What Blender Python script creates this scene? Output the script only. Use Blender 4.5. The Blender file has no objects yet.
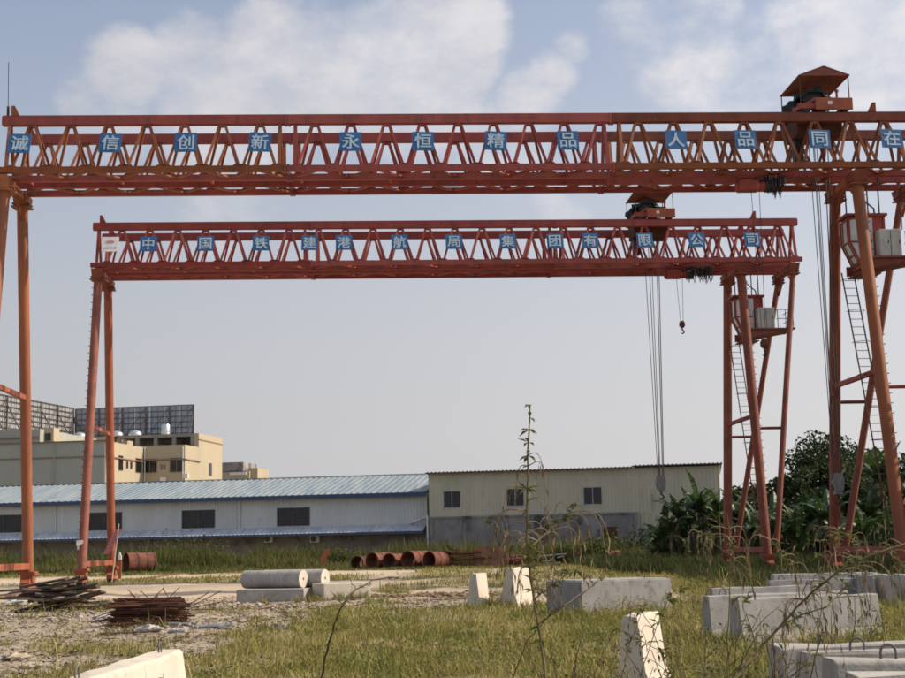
import bpy, bmesh, math, random
import numpy as np
from mathutils import Vector, Matrix
random.seed(7)
rng = np.random.default_rng(11)
sc = bpy.context.scene
C = sc.collection
PI = math.pi

# ------------------------------------------------------------------ camera
FPX, PITCH, ROLL, CAMH = 1427.4, .1458, -.0203, 1.37        # focal length in photo pixels (905 wide), radians, metres
_F = Vector((0, math.cos(PITCH), math.sin(PITCH)))
_R0 = Vector((1, 0, 0)); _D0 = Vector((0, math.sin(PITCH), -math.cos(PITCH)))
_R = _R0*math.cos(ROLL) - _D0*math.sin(ROLL)
_D = _R0*math.sin(ROLL) + _D0*math.cos(ROLL)
cd = bpy.data.cameras.new('camera'); cam = bpy.data.objects.new('camera', cd); C.objects.link(cam)
cd.sensor_width = 36; cd.lens = 36*FPX/905; cd.clip_start = .1; cd.clip_end = 6000
m = Matrix.Identity(4)
for i, col in enumerate((_R, -_D, -_F)):
    for j in range(3): m[j][i] = col[j]
m[2][3] = CAMH
cam.matrix_world = m
sc.camera = cam

# ------------------------------------------------------------------ sun, sky, exposure
SUN_EL, SUN_AZ = math.radians(38), math.radians(85)          # azimuth from +Y (view direction) towards +X (right)
to_sun = Vector((math.cos(SUN_EL)*math.sin(SUN_AZ), math.cos(SUN_EL)*math.cos(SUN_AZ), math.sin(SUN_EL)))
sl = bpy.data.lights.new('sun', 'SUN'); sl.energy = 5.0; sl.angle = math.radians(.6); sl.color = (1, .86, .68)
so = bpy.data.objects.new('sun', sl); C.objects.link(so)
so.rotation_euler = (-to_sun).to_track_quat('-Z', 'Y').to_euler(); so.location = (60, 20, 60)

def px_dir(x, y):
    return (_F*FPX + _R*(x-452.5) + _D*(y-339)).normalized()

W = bpy.data.worlds.new('World'); sc.world = W; W.use_nodes = True
nt = W.node_tree; N = nt.nodes; L = nt.links; N.clear()
def nn(t, **kw):
    n = N.new(t)
    for k, v in kw.items(): setattr(n, k, v)
    return n
def wmath(op, a, b=None, c=None, clamp=False):
    n = nn('ShaderNodeMath', operation=op, use_clamp=clamp)
    for i, v in enumerate((a, b, c)):
        if v is None: continue
        if isinstance(v, (int, float)): n.inputs[i].default_value = v
        else: L.new(v, n.inputs[i])
    return n.outputs[0]
def wmix(f, a, b):
    n = nn('ShaderNodeMix', data_type='RGBA')
    for i, v in ((0, f), (6, a), (7, b)):
        if isinstance(v, (int, float)): n.inputs[i].default_value = v
        elif isinstance(v, tuple): n.inputs[i].default_value = (*v, 1)
        else: L.new(v, n.inputs[i])
    return n.outputs[2]
def wdot(vec, d):
    n = nn('ShaderNodeVectorMath', operation='DOT_PRODUCT'); L.new(vec, n.inputs[0]); n.inputs[1].default_value = tuple(d)
    return n.outputs['Value']
def wramp(v, a, b, to0=0., to1=1.):
    n = nn('ShaderNodeMapRange', interpolation_type='SMOOTHSTEP'); L.new(v, n.inputs[0])
    for i, q in enumerate((a, b, to0, to1)): n.inputs[1+i].default_value = q
    return n.outputs[0]
tc = nn('ShaderNodeTexCoord'); D = tc.outputs['Generated']
sky = nn('ShaderNodeTexSky', sky_type='NISHITA', sun_disc=False)
sky.sun_elevation = SUN_EL; sky.sun_rotation = SUN_AZ; sky.altitude = 30; sky.air_density = 1.0; sky.dust_density = 2.5; sky.ozone_density = 1.5
sep = nn('ShaderNodeSeparateXYZ'); L.new(D, sep.inputs[0])
# a veil of haze over the blue, thicker towards the horizon and brighter towards the sun
sd = wdot(D, Vector((to_sun.x, to_sun.y, .35)).normalized())
hz = wramp(sd, -.62, .92)
haze_col = wmix(hz, (3.12, 3.08, 3.20), (5.35, 5.2, 5.25))
veil = wramp(sep.outputs[2], .02, .43, .95, .26)
nis = nn('ShaderNodeMix', data_type='RGBA', blend_type='MULTIPLY'); nis.inputs[0].default_value = 1
L.new(sky.outputs[0], nis.inputs[6]); nis.inputs[7].default_value = (1, 1, 1.02, 1)
base = wmix(veil, nis.outputs[2], haze_col)
# soft cumulus
cn = nn('ShaderNodeTexNoise'); cn.inputs['Scale'].default_value = 8.5; cn.inputs['Detail'].default_value = 7; cn.inputs['Roughness'].default_value = .55; cn.inputs['Distortion'].default_value = .25
mp = nn('ShaderNodeMapping'); mp.inputs['Scale'].default_value = (1, 1, 1.5); L.new(D, mp.inputs[0]); L.new(mp.outputs[0], cn.inputs[0])
blobs = [(272, 48, 50, 1.), (318, 78, 66, .95), (448, 28, 56, 1.), (408, 78, 80, .95), (462, 62, 40, .95), (370, 40, 40, .7), (190, 46, 36, .72), (127, 72, 42, .85), (112, 110, 50, .6), (225, 102, 76, .8), (570, 46, 20, .5), (552, 74, 26, .62), (528, 103, 36, .7),
         (640, 28, 44, .36), (690, 60, 56, .46), (705, 8, 36, .4), (870, 22, 90, .62), (770, 85, 70, .30), (540, 206, 55, .30), (500, 128, 60, .42), (230, 205, 60, .25),
         (-260, 60, 130, .9), (1180, 60, 150, .9), (250, -420, 260, .9), (900, -520, 300, .9), (-600, -300, 260, .8), (1600, -200, 280, .9)]
tot = None
for x, y, rad, amp in blobs:                                       # each cloud puff: a soft cone round its direction
    d = px_dir(x, y); a = math.radians(rad*.0401*1.35)
    b = wramp(wdot(D, d), math.cos(a), 1., 0, amp); 
    tot = b if tot is None else wmath('MAXIMUM', tot, b)
fine = nn('ShaderNodeTexNoise'); fine.inputs['Scale'].default_value = 22; fine.inputs['Detail'].default_value = 8; fine.inputs['Roughness'].default_value = .6; L.new(mp.outputs[0], fine.inputs[0])
nz = wmath('ADD', wmath('MULTIPLY', wmath('SUBTRACT', cn.outputs[0], .5), .9), wmath('MULTIPLY', wmath('SUBTRACT', fine.outputs[0], .5), .95))
puff = wramp(wmath('ADD', tot, wmath('MULTIPLY', nz, wramp(tot, 0, .25))), .07, .72)
gen = wramp(cn.outputs[0], .40, .66, 0, .85)  # broken cloud above the view, added to raise the ambient light
cl = wmath('ADD', puff, wmath('MULTIPLY', gen, wramp(sep.outputs[2], .36, .66)), clamp=True)
cl = wmath('MULTIPLY', cl, wramp(fine.outputs[0], .28, .72, .42, .95))
cloud_col = wmix(hz, (4.1, 3.98, 4.2), (6.1, 5.95, 6.05))
cloud_col = wmix(wramp(cn.outputs[0], .35, .7), wmix(.5, cloud_col, haze_col), cloud_col)
fin = wmix(cl, base, cloud_col)
bg = nn('ShaderNodeBackground'); bg.inputs[1].default_value = .15; L.new(fin, bg.inputs[0])
wo = nn('ShaderNodeOutputWorld'); L.new(bg.outputs[0], wo.inputs[0])

sc.view_settings.view_transform = 'Standard'; sc.view_settings.look = 'None'
sc.view_settings.exposure = 0; sc.view_settings.gamma = 1; sc.view_settings.use_curve_mapping = False
sc.render.engine = 'CYCLES'
sc.cycles.max_bounces = 5; sc.cycles.diffuse_bounces = 3; sc.cycles.glossy_bounces = 2; sc.cycles.transmission_bounces = 3
sc.cycles.use_denoising = True
sc.cycles.filter_width = 1.7

# ------------------------------------------------------------------ helpers: materials
def mat(name, c1, c2=None, scale=2.0, rough=.75, bump=0., bscale=30., metal=0., stretch=(1, 1, 1), lo=.38, hi=.64, c3=None, s3=9., lo3=.55, hi3=.7, spec=.35, island=0., detail=7, c4=None, orand=0.):
    mt = bpy.data.materials.new(name); mt.use_nodes = True
    t = mt.node_tree; P = t.nodes['Principled BSDF']; nd = t.nodes; lk = t.links
    P.inputs['Roughness'].default_value = rough; P.inputs['Metallic'].default_value = metal; P.inputs['Specular IOR Level'].default_value = spec
    g = nd.new('ShaderNodeNewGeometry'); mpp = nd.new('ShaderNodeMapping'); mpp.inputs['Scale'].default_value = stretch
    lk.new(g.outputs['Position'], mpp.inputs[0])
    def noise(s, d=detail):
        n = nd.new('ShaderNodeTexNoise'); n.inputs['Scale'].default_value = s; n.inputs['Detail'].default_value = d; n.inputs['Roughness'].default_value = .62
        lk.new(mpp.outputs[0], n.inputs[0]); return n.outputs[0]
    def rr(v, a, b):
        n = nd.new('ShaderNodeMapRange'); n.inputs[1].default_value = a; n.inputs[2].default_value = b; lk.new(v, n.inputs[0]); return n.outputs[0]
    def mx(f, a, b):
        n = nd.new('ShaderNodeMix'); n.data_type = 'RGBA'; lk.new(f, n.inputs[0])
        for i, v in ((6, a), (7, b)):
            if isinstance(v, tuple): n.inputs[i].default_value = (*v, 1)
            else: lk.new(v, n.inputs[i])
        return n.outputs[2]
    col = None
    if c2 is not None:
        col = mx(rr(noise(scale), lo, hi), c1, c2)
        if c3 is not None: col = mx(rr(noise(s3), lo3, hi3), col, c3)
    if c4 is not None:
        v = nd.new('ShaderNodeTexVoronoi'); v.inputs['Scale'].default_value = 26; lk.new(g.outputs['Position'], v.inputs[0])
        n2 = nd.new('ShaderNodeMapRange'); n2.inputs[1].default_value = .16; n2.inputs[2].default_value = .08; lk.new(v.outputs['Distance'], n2.inputs[0])
        mu = nd.new('ShaderNodeMath'); mu.operation = 'MULTIPLY'; lk.new(n2.outputs[0], mu.inputs[0]); lk.new(rr(noise(2.3), .5, .62), mu.inputs[1])
        col = mx(mu.outputs[0], col, c4)
        st_ = nd.new('ShaderNodeMapping'); st_.inputs['Scale'].default_value = (7, 7, .5); lk.new(g.outputs['Position'], st_.inputs[0])
        sn = nd.new('ShaderNodeTexNoise'); sn.inputs['Scale'].default_value = 1.4; sn.inputs['Detail'].default_value = 5; lk.new(st_.outputs[0], sn.inputs[0])
        col = mx(rr(sn.outputs[0], .60, .80), col, tuple(q*.62 for q in c2))
    if island:
        hs = nd.new('ShaderNodeHueSaturation')
        n = nd.new('ShaderNodeMapRange'); n.inputs[3].default_value = 1-island; n.inputs[4].default_value = 1+island
        lk.new(g.outputs['Random Per Island'], n.inputs[0]); lk.new(n.outputs[0], hs.inputs['Value'])
        if col is None: hs.inputs['Color'].default_value = (*c1, 1)
        else: lk.new(col, hs.inputs['Color'])
        col = hs.outputs[0]
    if orand:
        oi = nd.new('ShaderNodeObjectInfo'); hs = nd.new('ShaderNodeHueSaturation'); n = nd.new('ShaderNodeMapRange'); n.inputs[3].default_value = 1-orand; n.inputs[4].default_value = 1+orand
        lk.new(oi.outputs['Random'], n.inputs[0]); lk.new(n.outputs[0], hs.inputs['Value']); lk.new(col, hs.inputs['Color'])
        n = nd.new('ShaderNodeMapRange'); n.inputs[3].default_value = 1.08; n.inputs[4].default_value = .93; lk.new(oi.outputs['Random'], n.inputs[0]); lk.new(n.outputs[0], hs.inputs['Saturation'])
        col = hs.outputs[0]
    if col is None: P.inputs['Base Color'].default_value = (*c1, 1)
    else: lk.new(col, P.inputs['Base Color'])
    if bump:
        b = nd.new('ShaderNodeBump'); b.inputs['Strength'].default_value = bump; b.inputs['Distance'].default_value = .03
        lk.new(noise(bscale), b.inputs['Height']); lk.new(b.outputs[0], P.inputs['Normal'])
    return mt

def leafmat(name, cols, trans=.35, rough=.6, scale=.4, gloss=.0, lo=.35, hi=.65):
    """Diffuse + translucent leaf; cols = three colours picked per leaf"""
    mt = bpy.data.materials.new(name); mt.use_nodes = True
    t = mt.node_tree; nd = t.nodes; lk = t.links; nd.clear()
    g = nd.new('ShaderNodeNewGeometry')
    r = nd.new('ShaderNodeValToRGB'); e = r.color_ramp.elements
    e[0].color = (*cols[0], 1); e[0].position = 0; e[1].color = (*cols[-1], 1); e[1].position = 1
    for i, c in enumerate(cols[1:-1]):
        q = e.new((i+1)/(len(cols)-1)); q.color = (*c, 1)
    n = nd.new('ShaderNodeTexNoise'); n.inputs['Scale'].default_value = scale; n.inputs['Detail'].default_value = 3; lk.new(g.outputs['Position'], n.inputs[0])
    mr = nd.new('ShaderNodeMapRange'); mr.inputs[1].default_value = lo; mr.inputs[2].default_value = hi; lk.new(n.outputs[0], mr.inputs[0])
    ad = nd.new('ShaderNodeMath'); ad.operation = 'MULTIPLY_ADD'; lk.new(g.outputs['Random Per Island'], ad.inputs[0]); ad.inputs[1].default_value = .55
    s2 = nd.new('ShaderNodeMath'); s2.operation = 'MULTIPLY'; lk.new(mr.outputs[0], s2.inputs[0]); s2.inputs[1].default_value = .45; lk.new(s2.outputs[0], ad.inputs[2])
    lk.new(ad.outputs[0], r.inputs[0])
    p = nd.new('ShaderNodeBsdfPrincipled'); p.inputs['Roughness'].default_value = rough; p.inputs['Specular IOR Level'].default_value = .15+gloss
    lk.new(r.outputs[0], p.inputs['Base Color'])
    tr = nd.new('ShaderNodeBsdfTranslucent'); lk.new(r.outputs[0], tr.inputs[0])
    ms = nd.new('ShaderNodeMixShader'); ms.inputs[0].default_value = trans; lk.new(p.outputs[0], ms.inputs[1]); lk.new(tr.outputs[0], ms.inputs[2])
    o = nd.new('ShaderNodeOutputMaterial'); lk.new(ms.outputs[0], o.inputs[0])
    return mt

M = {}
M['red'] = mat('crane_red_paint', (.315, .062, .046), (.225, .046, .036), 1.3, .6, .15, 25, c3=(.13, .045, .034), s3=3.2, lo3=.54, hi3=.72, stretch=(1, 1, .3), orand=.2)
M['orange'] = mat('crane_faded_orange_paint', (.30, .10, .04), (.21, .07, .032), 1.1, .6, .15, 25, c3=(.17, .07, .04), s3=3.2, lo3=.54, hi3=.72, stretch=(1, 1, .3), orand=.2)
M['brown'] = mat('crane_brown_weathered_paint', (.25, .078, .05), (.165, .055, .038), 1.5, .65, .15, 25, c3=(.27, .10, .045), s3=4, lo3=.55, hi3=.7, orand=.16)
M['redorange'] = mat('crane_bright_orange_paint', (.34, .10, .045), (.26, .072, .036), 2, .6, .1, 20)
M['darksteel'] = mat('dark_greasy_steel', (.035, .033, .035), (.02, .02, .02), 6, .55, .1)
M['greysteel'] = mat('grey_steel', (.22, .22, .22), (.15, .145, .14), 6, .5, metal=.3)
M['green'] = mat('dark_green_tarpaulin', (.018, .04, .035), (.012, .022, .02), 3, .7, .5, 8)
M['white'] = mat('white_paint', (.72, .72, .70), (.6, .6, .58), 3, .6)
M['greybox'] = mat('grey_cabinet_paint', (.50, .50, .46), (.40, .40, .37), 3, .5)
M['blue'] = mat('sign_blue_vinyl', (.018, .095, .25), (.035, .125, .27), 1.7, .6, bump=.1, bscale=6)
M['letter'] = mat('sign_letter_vinyl', (.42, .53, .60), (.30, .41, .50), 4, .5)
M['markred'] = mat('sign_red_print', (.5, .16, .16), (.45, .2, .2), 9, .6)
M['markgrey'] = mat('sign_grey_print', (.2, .2, .23), (.3, .3, .32), 9, .6)
M['glass'] = mat('dark_window_glass', (.012, .013, .015), rough=.12, spec=.5)
M['cabglass'] = mat('cab_window_glass', (.60, .63, .62), (.45, .48, .48), 2, .15, spec=.5)
M['conc'] = mat('concrete', (.42, .395, .36), (.32, .30, .275), 1.6, .9, .25, 40, c3=(.24, .225, .20), s3=5, lo3=.55, hi3=.72, c4=(.14, .13, .12))
M['conc2'] = mat('pale_concrete', (.60, .545, .455), (.52, .47, .395), 2.2, .9, .25, 40, c3=(.34, .31, .26), s3=7, lo3=.6, hi3=.76, c4=(.22, .2, .17))
M['concgrey'] = mat('grey_concrete', (.34, .33, .315), (.27, .26, .25), 1.8, .9, .3, 35, c3=(.19, .18, .17), s3=4, lo3=.54, hi3=.70, c4=(.12, .115, .11))
M['concstain'] = mat('stained_old_concrete', (.34, .32, .30), (.22, .21, .20), .5, .9, .3, 12, c3=(.10, .095, .09), s3=.7, lo3=.50, hi3=.62, stretch=(1, 1, .5))
M['brickgrey'] = mat('grimy_block_wall', (.30, .26, .235), (.22, .195, .18), .6, .9, .3, 6, c3=(.10, .09, .085), s3=1.2)
M['rust'] = mat('rusty_steel', (.20, .075, .045), (.105, .045, .032), 2.5, .85, .4, 20, c3=(.27, .10, .055), s3=6, lo3=.58, hi3=.7)
M['rustbrown'] = mat('brown_rusted_plate', (.21, .105, .068), (.13, .065, .045), 2.2, .9, .4, 20, c3=(.30, .15, .085), s3=5, lo3=.56, hi3=.7)
M['rustdark'] = mat('dark_rusty_steel', (.075, .036, .026), (.12, .05, .03), 3, .9, .4, 20)
M['wood'] = mat('dark_weathered_wood', (.075, .055, .042), (.14, .105, .08), 4, .9, .4, 25, stretch=(1, 1, 3), island=.3)
M['soil'] = mat('bare_brown_soil', (.24, .165, .105), (.17, .115, .075), 2.2, .95, .6, 12, c3=(.33, .25, .17), s3=6)
M['soilpale'] = mat('pale_broken_concrete', (.44, .38, .28), (.32, .27, .2), 6, .95, .5, 25)
M['stone'] = mat('rubble_stone', (.40, .35, .29), (.27, .235, .20), 3, .95, .4, 20, island=.35)
M['plastic'] = mat('torn_white_plastic', (.5, .48, .45), (.36, .35, .33), 5, .6)
M['bluerag'] = mat('blue_plastic_scrap', (.09, .11, .17), (.2, .23, .29), 5, .6)
M['cream'] = mat('cream_render_wall', (.43, .372, .268), (.39, .337, .243), .25, .9, c3=(.40, .35, .26), s3=.6, lo3=.6, hi3=.8, stretch=(1, 1, .5))
M['greygreen'] = mat('grey_green_render_wall', (.36, .37, .33), (.32, .33, .295), .25, .9, stretch=(1, 1, .5))
M['trim'] = mat('brown_trim', (.24, .17, .13), (.2, .14, .11), 1, .8)
M['roofconc'] = mat('roof_concrete', (.28, .26, .23), (.2, .19, .17), .7, .9)
M['silver'] = mat('polished_steel', (.72, .72, .72), rough=.32, metal=.9)
M['shedwall'] = mat('white_corrugated_wall', (.64, .645, .62), (.57, .57, .54), .5, .7, c3=(.40, .385, .34), s3=1.2, lo3=.62, hi3=.8, stretch=(1, 1, .35))
M['creamwall'] = mat('cream_corrugated_wall', (.60, .555, .42), (.53, .49, .37), .6, .7, c3=(.33, .30, .22), s3=1.4, lo3=.6, hi3=.8, stretch=(1, 1, .3))
M['roofblue'] = mat('faded_pale_blue_roof', (.17, .225, .26), (.27, .30, .315), .35, .6, c3=(.13, .185, .235), s3=.8, lo3=.56, hi3=.7, stretch=(3.2, .25, 1))
M['gutterblue'] = mat('dark_blue_fascia', (.05, .085, .16), (.07, .105, .18), 1, .6)
M['awning'] = mat('faded_blue_awning', (.34, .39, .46), (.54, .56, .58), .7, .65, stretch=(2.5, .5, 1))
M['roofbrown'] = mat('brown_roof_edge', (.15, .115, .09), (.10, .08, .065), 1.2, .8)
M['louvre'] = mat('grey_louvre', (.11, .115, .12), (.07, .075, .08), 1.5, .6)
M['frame'] = mat('window_frame_white', (.5, .5, .48), (.42, .42, .4), 2, .6)
M['billsheet'] = mat('grey_blue_billboard_sheet', (.40, .44, .50), (.33, .37, .43), .4, .8)
M['billpale'] = mat('pale_billboard_sheet', (.33, .34, .345), (.28, .29, .30), .4, .8)
M['billframe'] = mat('rusty_billboard_frame', (.13, .105, .10), (.09, .08, .08), 1, .8)
M['bark'] = mat('bark', (.10, .075, .05), (.06, .045, .03), 5, .95, .5, 20)
M['bananastem'] = mat('banana_stem', (.10, .10, .045), (.07, .06, .035), 3, .8)
M['drystem'] = mat('dry_weed_stem', (.20, .16, .085), (.10, .085, .04), 8, .9)
M['stalk'] = mat('dry_seed_stalk', (.27, .20, .115), (.16, .115, .065), 14, .9)
M['straw'] = mat('pale_straw_stem', (.42, .34, .2), (.3, .24, .13), 8, .9)
M['brownstem'] = mat('brown_dead_stem', (.13, .075, .045), (.08, .05, .03), 8, .9)
M['hoop'] = mat('dull_bar_steel', (.16, .145, .135), (.10, .09, .085), 8, .7)
M['darktwig'] = mat('dark_brown_twig', (.07, .05, .032), (.10, .075, .04), 8, .9)
M['weedleaf'] = leafmat('weed_leaf', [(.07, .09, .025), (.13, .15, .05), (.20, .18, .07)], .35)
M['podleaf'] = leafmat('dry_leaf', [(.16, .12, .055), (.24, .18, .08), (.20, .19, .08)], .3)
M['grass'] = leafmat('short_field_grass', [(.105, .13, .03), (.215, .215, .056), (.35, .30, .10), (.48, .38, .19)], .3, scale=.55, lo=.38, hi=.62)
M['weeds'] = leafmat('tall_rank_weeds', [(.062, .08, .022), (.12, .13, .04), (.20, .17, .07)], .35, scale=.12)
M['darkweeds'] = leafmat('dark_green_weeds', [(.035, .05, .016), (.06, .075, .024), (.10, .10, .036)], .3, scale=.12)
M['treeleaf'] = leafmat('tree_leaf', [(.02, .034, .013), (.034, .054, .018), (.06, .085, .028)], .25, scale=.3, gloss=.1)
M['treeleaf2'] = leafmat('olive_tree_leaf', [(.024, .033, .012), (.04, .05, .017), (.07, .075, .028)], .25, scale=.3)
M['banana'] = leafmat('banana_leaf', [(.026, .052, .016), (.045, .085, .025), (.09, .145, .045)], .32, rough=.42, scale=.5, gloss=.35)
M['bushleaf'] = leafmat('bush_leaf', [(.035, .055, .015), (.06, .085, .02), (.10, .11, .035)], .3, scale=.3)

# ------------------------------------------------------------------ helpers: meshes and objects
class MB:
    def __init__(s): s.v = []; s.f = []
    def box(s, c, d, rot=None):
        n = len(s.v); h = Vector(d)/2; c = Vector(c)
        for x in (-1, 1):
            for y in (-1, 1):
                for z in (-1, 1):
                    p = Vector((x*h.x, y*h.y, z*h.z))
                    if rot is not None: p = rot @ p
                    s.v.append(c+p)
        for q in ((0, 1, 3, 2), (4, 6, 7, 5), (0, 4, 5, 1), (2, 3, 7, 6), (0, 2, 6, 4), (1, 5, 7, 3)): s.f.append([n+i for i in q])
        return s
    def beam(s, a, b, w, h, up=(0, 0, 1)):
        a = Vector(a); b = Vector(b); z = (b-a).normalized(); u = Vector(up)
        if abs(z.dot(u)) > .98: u = Vector((0, 1, 0))
        x = z.cross(u).normalized(); y = x.cross(z)
        R = Matrix((x, y, z)).transposed()
        return s.box((a+b)/2, (w, h, (b-a).length), R)
    def tube(s, pts, r, n=8, caps=True):
        pts = [Vector(p) for p in pts]
        if isinstance(r, (int, float)): r = [r]*len(pts)
        base = len(s.v); prev = None
        for i, p in enumerate(pts):
            t = (pts[min(i+1, len(pts)-1)] - pts[max(i-1, 0)]).normalized()
            if prev is None:
                u = Vector((0, 0, 1)) if abs(t.z) < .9 else Vector((1, 0, 0))
                x = t.cross(u).normalized()
            else:
                x = (prev - t*prev.dot(t))
                x = x.normalized() if x.length > 1e-6 else t.orthogonal().normalized()
            prev = x; y = t.cross(x)
            for k in range(n):
                a = 2*PI*k/n; s.v.append(p + (x*math.cos(a) + y*math.sin(a))*r[i])
        for i in range(len(pts)-1):
            for k in range(n):
                a = base+i*n+k; b = base+i*n+(k+1) % n
                s.f.append([a, b, b+n, a+n])
        if caps:
            s.f.append([base+k for k in range(n)][::-1]); e = base+(len(pts)-1)*n
            s.f.append([e+k for k in range(n)])
        return s
    def pipe(s, a, b, ro, ri, n=24):
        a = Vector(a); b = Vector(b); t = (b-a).normalized(); u = Vector((0, 0, 1)) if abs(t.z) < .9 else Vector((1, 0, 0))
        x = t.cross(u).normalized(); y = t.cross(x); base = len(s.v)
        for p, r in ((a, ro), (b, ro), (b, ri), (a, ri)):
            for k in range(n):
                q = 2*PI*k/n; s.v.append(p+(x*math.cos(q)+y*math.sin(q))*r)
        for j in range(4):
            for k in range(n):
                s.f.append([base+j*n+k, base+j*n+(k+1) % n, base+((j+1) % 4)*n+(k+1) % n, base+((j+1) % 4)*n+k])
        return s
    def prism(s, poly, fn, a, b):
        """poly of (p,q); fn(p,q,t) -> point; extruded from t=a to t=b"""
        n = len(poly); base = len(s.v)
        for t in (a, b):
            for p, q in poly: s.v.append(Vector(fn(p, q, t)))
        for k in range(n): s.f.append([base+k, base+(k+1) % n, base+n+(k+1) % n, base+n+k])
        s.f.append([base+k for k in range(n)][::-1]); s.f.append([base+n+k for k in range(n)])
        return s
    def lathe(s, c, prof, n=16, axis='z'):
        c = Vector(c); base = len(s.v)
        for r, h in prof:
            for k in range(n):
                q = 2*PI*k/n
                p = (r*math.cos(q), r*math.sin(q), h)
                if axis == 'y': p = (p[0], p[2], p[1])
                if axis == 'x': p = (p[2], p[0], p[1])
                s.v.append(c+Vector(p))
        for i in range(len(prof)-1):
            for k in range(n): s.f.append([base+i*n+k, base+i*n+(k+1) % n, base+(i+1)*n+(k+1) % n, base+(i+1)*n+k])
        s.f.append([base+k for k in range(n)][::-1]); e = base+(len(prof)-1)*n; s.f.append([e+k for k in range(n)])
        return s
    def quad(s, *p):
        n = len(s.v); s.v += [Vector(q) for q in p]; s.f.append(list(range(n, n+len(p)))); return s
    def mesh(s, name, mt, smooth=False):
        me = bpy.data.meshes.new(name); me.from_pydata([tuple(v) for v in s.v], [], s.f)
        bm = bmesh.new(); bm.from_mesh(me); bmesh.ops.recalc_face_normals(bm, faces=bm.faces); bm.to_mesh(me); bm.free()
        if mt is not None: me.materials.append(M[mt] if isinstance(mt, str) else mt)
        if smooth:
            me.polygons.foreach_set('use_smooth', [True]*len(me.polygons))
            try: me.set_sharp_from_angle(angle=math.radians(40))
            except Exception: pass
        return me
    def build(s, name, mt, parent=None, smooth=False, loc=None, rot=None, bevel=0):
        return link(name, s.mesh(name, mt, smooth), parent, loc, rot, bevel)
def link(name, me, parent=None, loc=None, rot=None, bevel=0):
    o = bpy.data.objects.new(name, me); C.objects.link(o)
    if parent is not None: o.parent = parent
    if loc is not None: o.location = loc
    if rot is not None: o.rotation_euler = rot
    if bevel:
        b = o.modifiers.new('bevel', 'BEVEL'); b.width = bevel; b.segments = 2; b.limit_method = 'ANGLE'
    return o
def tag(o, label, cat, group=None):
    o['label'] = label; o['category'] = cat
    if group: o['group'] = group
    return o
def kind(o, k, label=None, cat=None):
    o['kind'] = k
    if label: o['label'] = label
    if cat: o['category'] = cat
    return o
def thing(name, label, cat, loc=(0, 0, 0), rz=0, group=None):
    o = bpy.data.objects.new(name, None); C.objects.link(o); o.location = loc; o.rotation_euler = (0, 0, rz); o.empty_display_size = .3
    return tag(o, label, cat, group)
def fast_mesh(name, verts, quads=None, tris=None, mt=None, smooth=False):
    """verts (n,3); quads (m,4); tris (k,3) as arrays"""
    me = bpy.data.meshes.new(name); me.vertices.add(len(verts)); me.vertices.foreach_set('co', np.asarray(verts, np.float32).ravel())
    parts = []; starts = []; tot = []; off = 0
    for arr, k in ((quads, 4), (tris, 3)):
        if arr is None or len(arr) == 0: continue
        arr = np.asarray(arr, np.int32); parts.append(arr.ravel()); starts.append(off+np.arange(len(arr))*k); tot.append(np.full(len(arr), k)); off += arr.size
    li = np.concatenate(parts); me.loops.add(len(li)); me.loops.foreach_set('vertex_index', li)
    st = np.concatenate(starts).astype(np.int32); me.polygons.add(len(st)); me.polygons.foreach_set('loop_start', st)
    me.update(calc_edges=True); me.validate()
    if mt: me.materials.append(M[mt])
    if smooth: me.polygons.foreach_set('use_smooth', [True]*len(me.polygons))
    return me

def px_ray(x, y):
    v = _F*FPX + _R*(x-452.5) + _D*(y-339); return v/v.y
def at(x, y, d):
    """the point that the photo shows at pixel (x, y), d metres ahead"""
    v = px_ray(x, y); return Vector((v.x*d, d, CAMH+v.z*d))
def proj(P):
    P = Vector(P)-Vector((0, 0, CAMH)); d = P.dot(_F); return 452.5+FPX*P.dot(_R)/d, 339+FPX*P.dot(_D)/d

# ------------------------------------------------------------------ terrain
def gbase(y):
    t = np.clip((np.asarray(y, float)-25)/23, 0, 1); return -.25*(1-t*t*(3-2*t))
def gz(x, y):
    x = np.asarray(x, float); y = np.asarray(y, float)
    f = np.clip((170-y)/60, 0, 1)
    return gbase(y) + f*(.022*np.sin(.9*x+.4*y) + .02*np.sin(1.7*x-1.1*y+1) + .012*np.sin(3.1*x+2.3*y+2))
def hash2(i, j, s):
    n = (i*374761393 + j*668265263 + s*1442695041) & 0xffffffff
    n = ((n ^ (n >> 13))*1274126177) & 0xffffffff
    return ((n ^ (n >> 16)) & 0xffff)/65535.
def vnoise(x, y, s=0):
    x = np.asarray(x, float); y = np.asarray(y, float)
    i = np.floor(x).astype(np.int64); j = np.floor(y).astype(np.int64); u = x-i; v = y-j
    u = u*u*(3-2*u); v = v*v*(3-2*v)
    return (hash2(i, j, s)*(1-u)+hash2(i+1, j, s)*u)*(1-v) + (hash2(i, j+1, s)*(1-u)+hash2(i+1, j+1, s)*u)*v
def fbm(x, y, s=0, o=4):
    t = 0; a = .5; x = np.asarray(x, float); y = np.asarray(y, float)
    for k in range(o): t = t+a*vnoise(x*2**k, y*2**k, s+k); a *= .5
    return t/(1-.5**o)
def sstep(x, a, b):
    t = np.clip((x-a)/(b-a), 0, 1); return t*t*(3-2*t)
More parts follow.
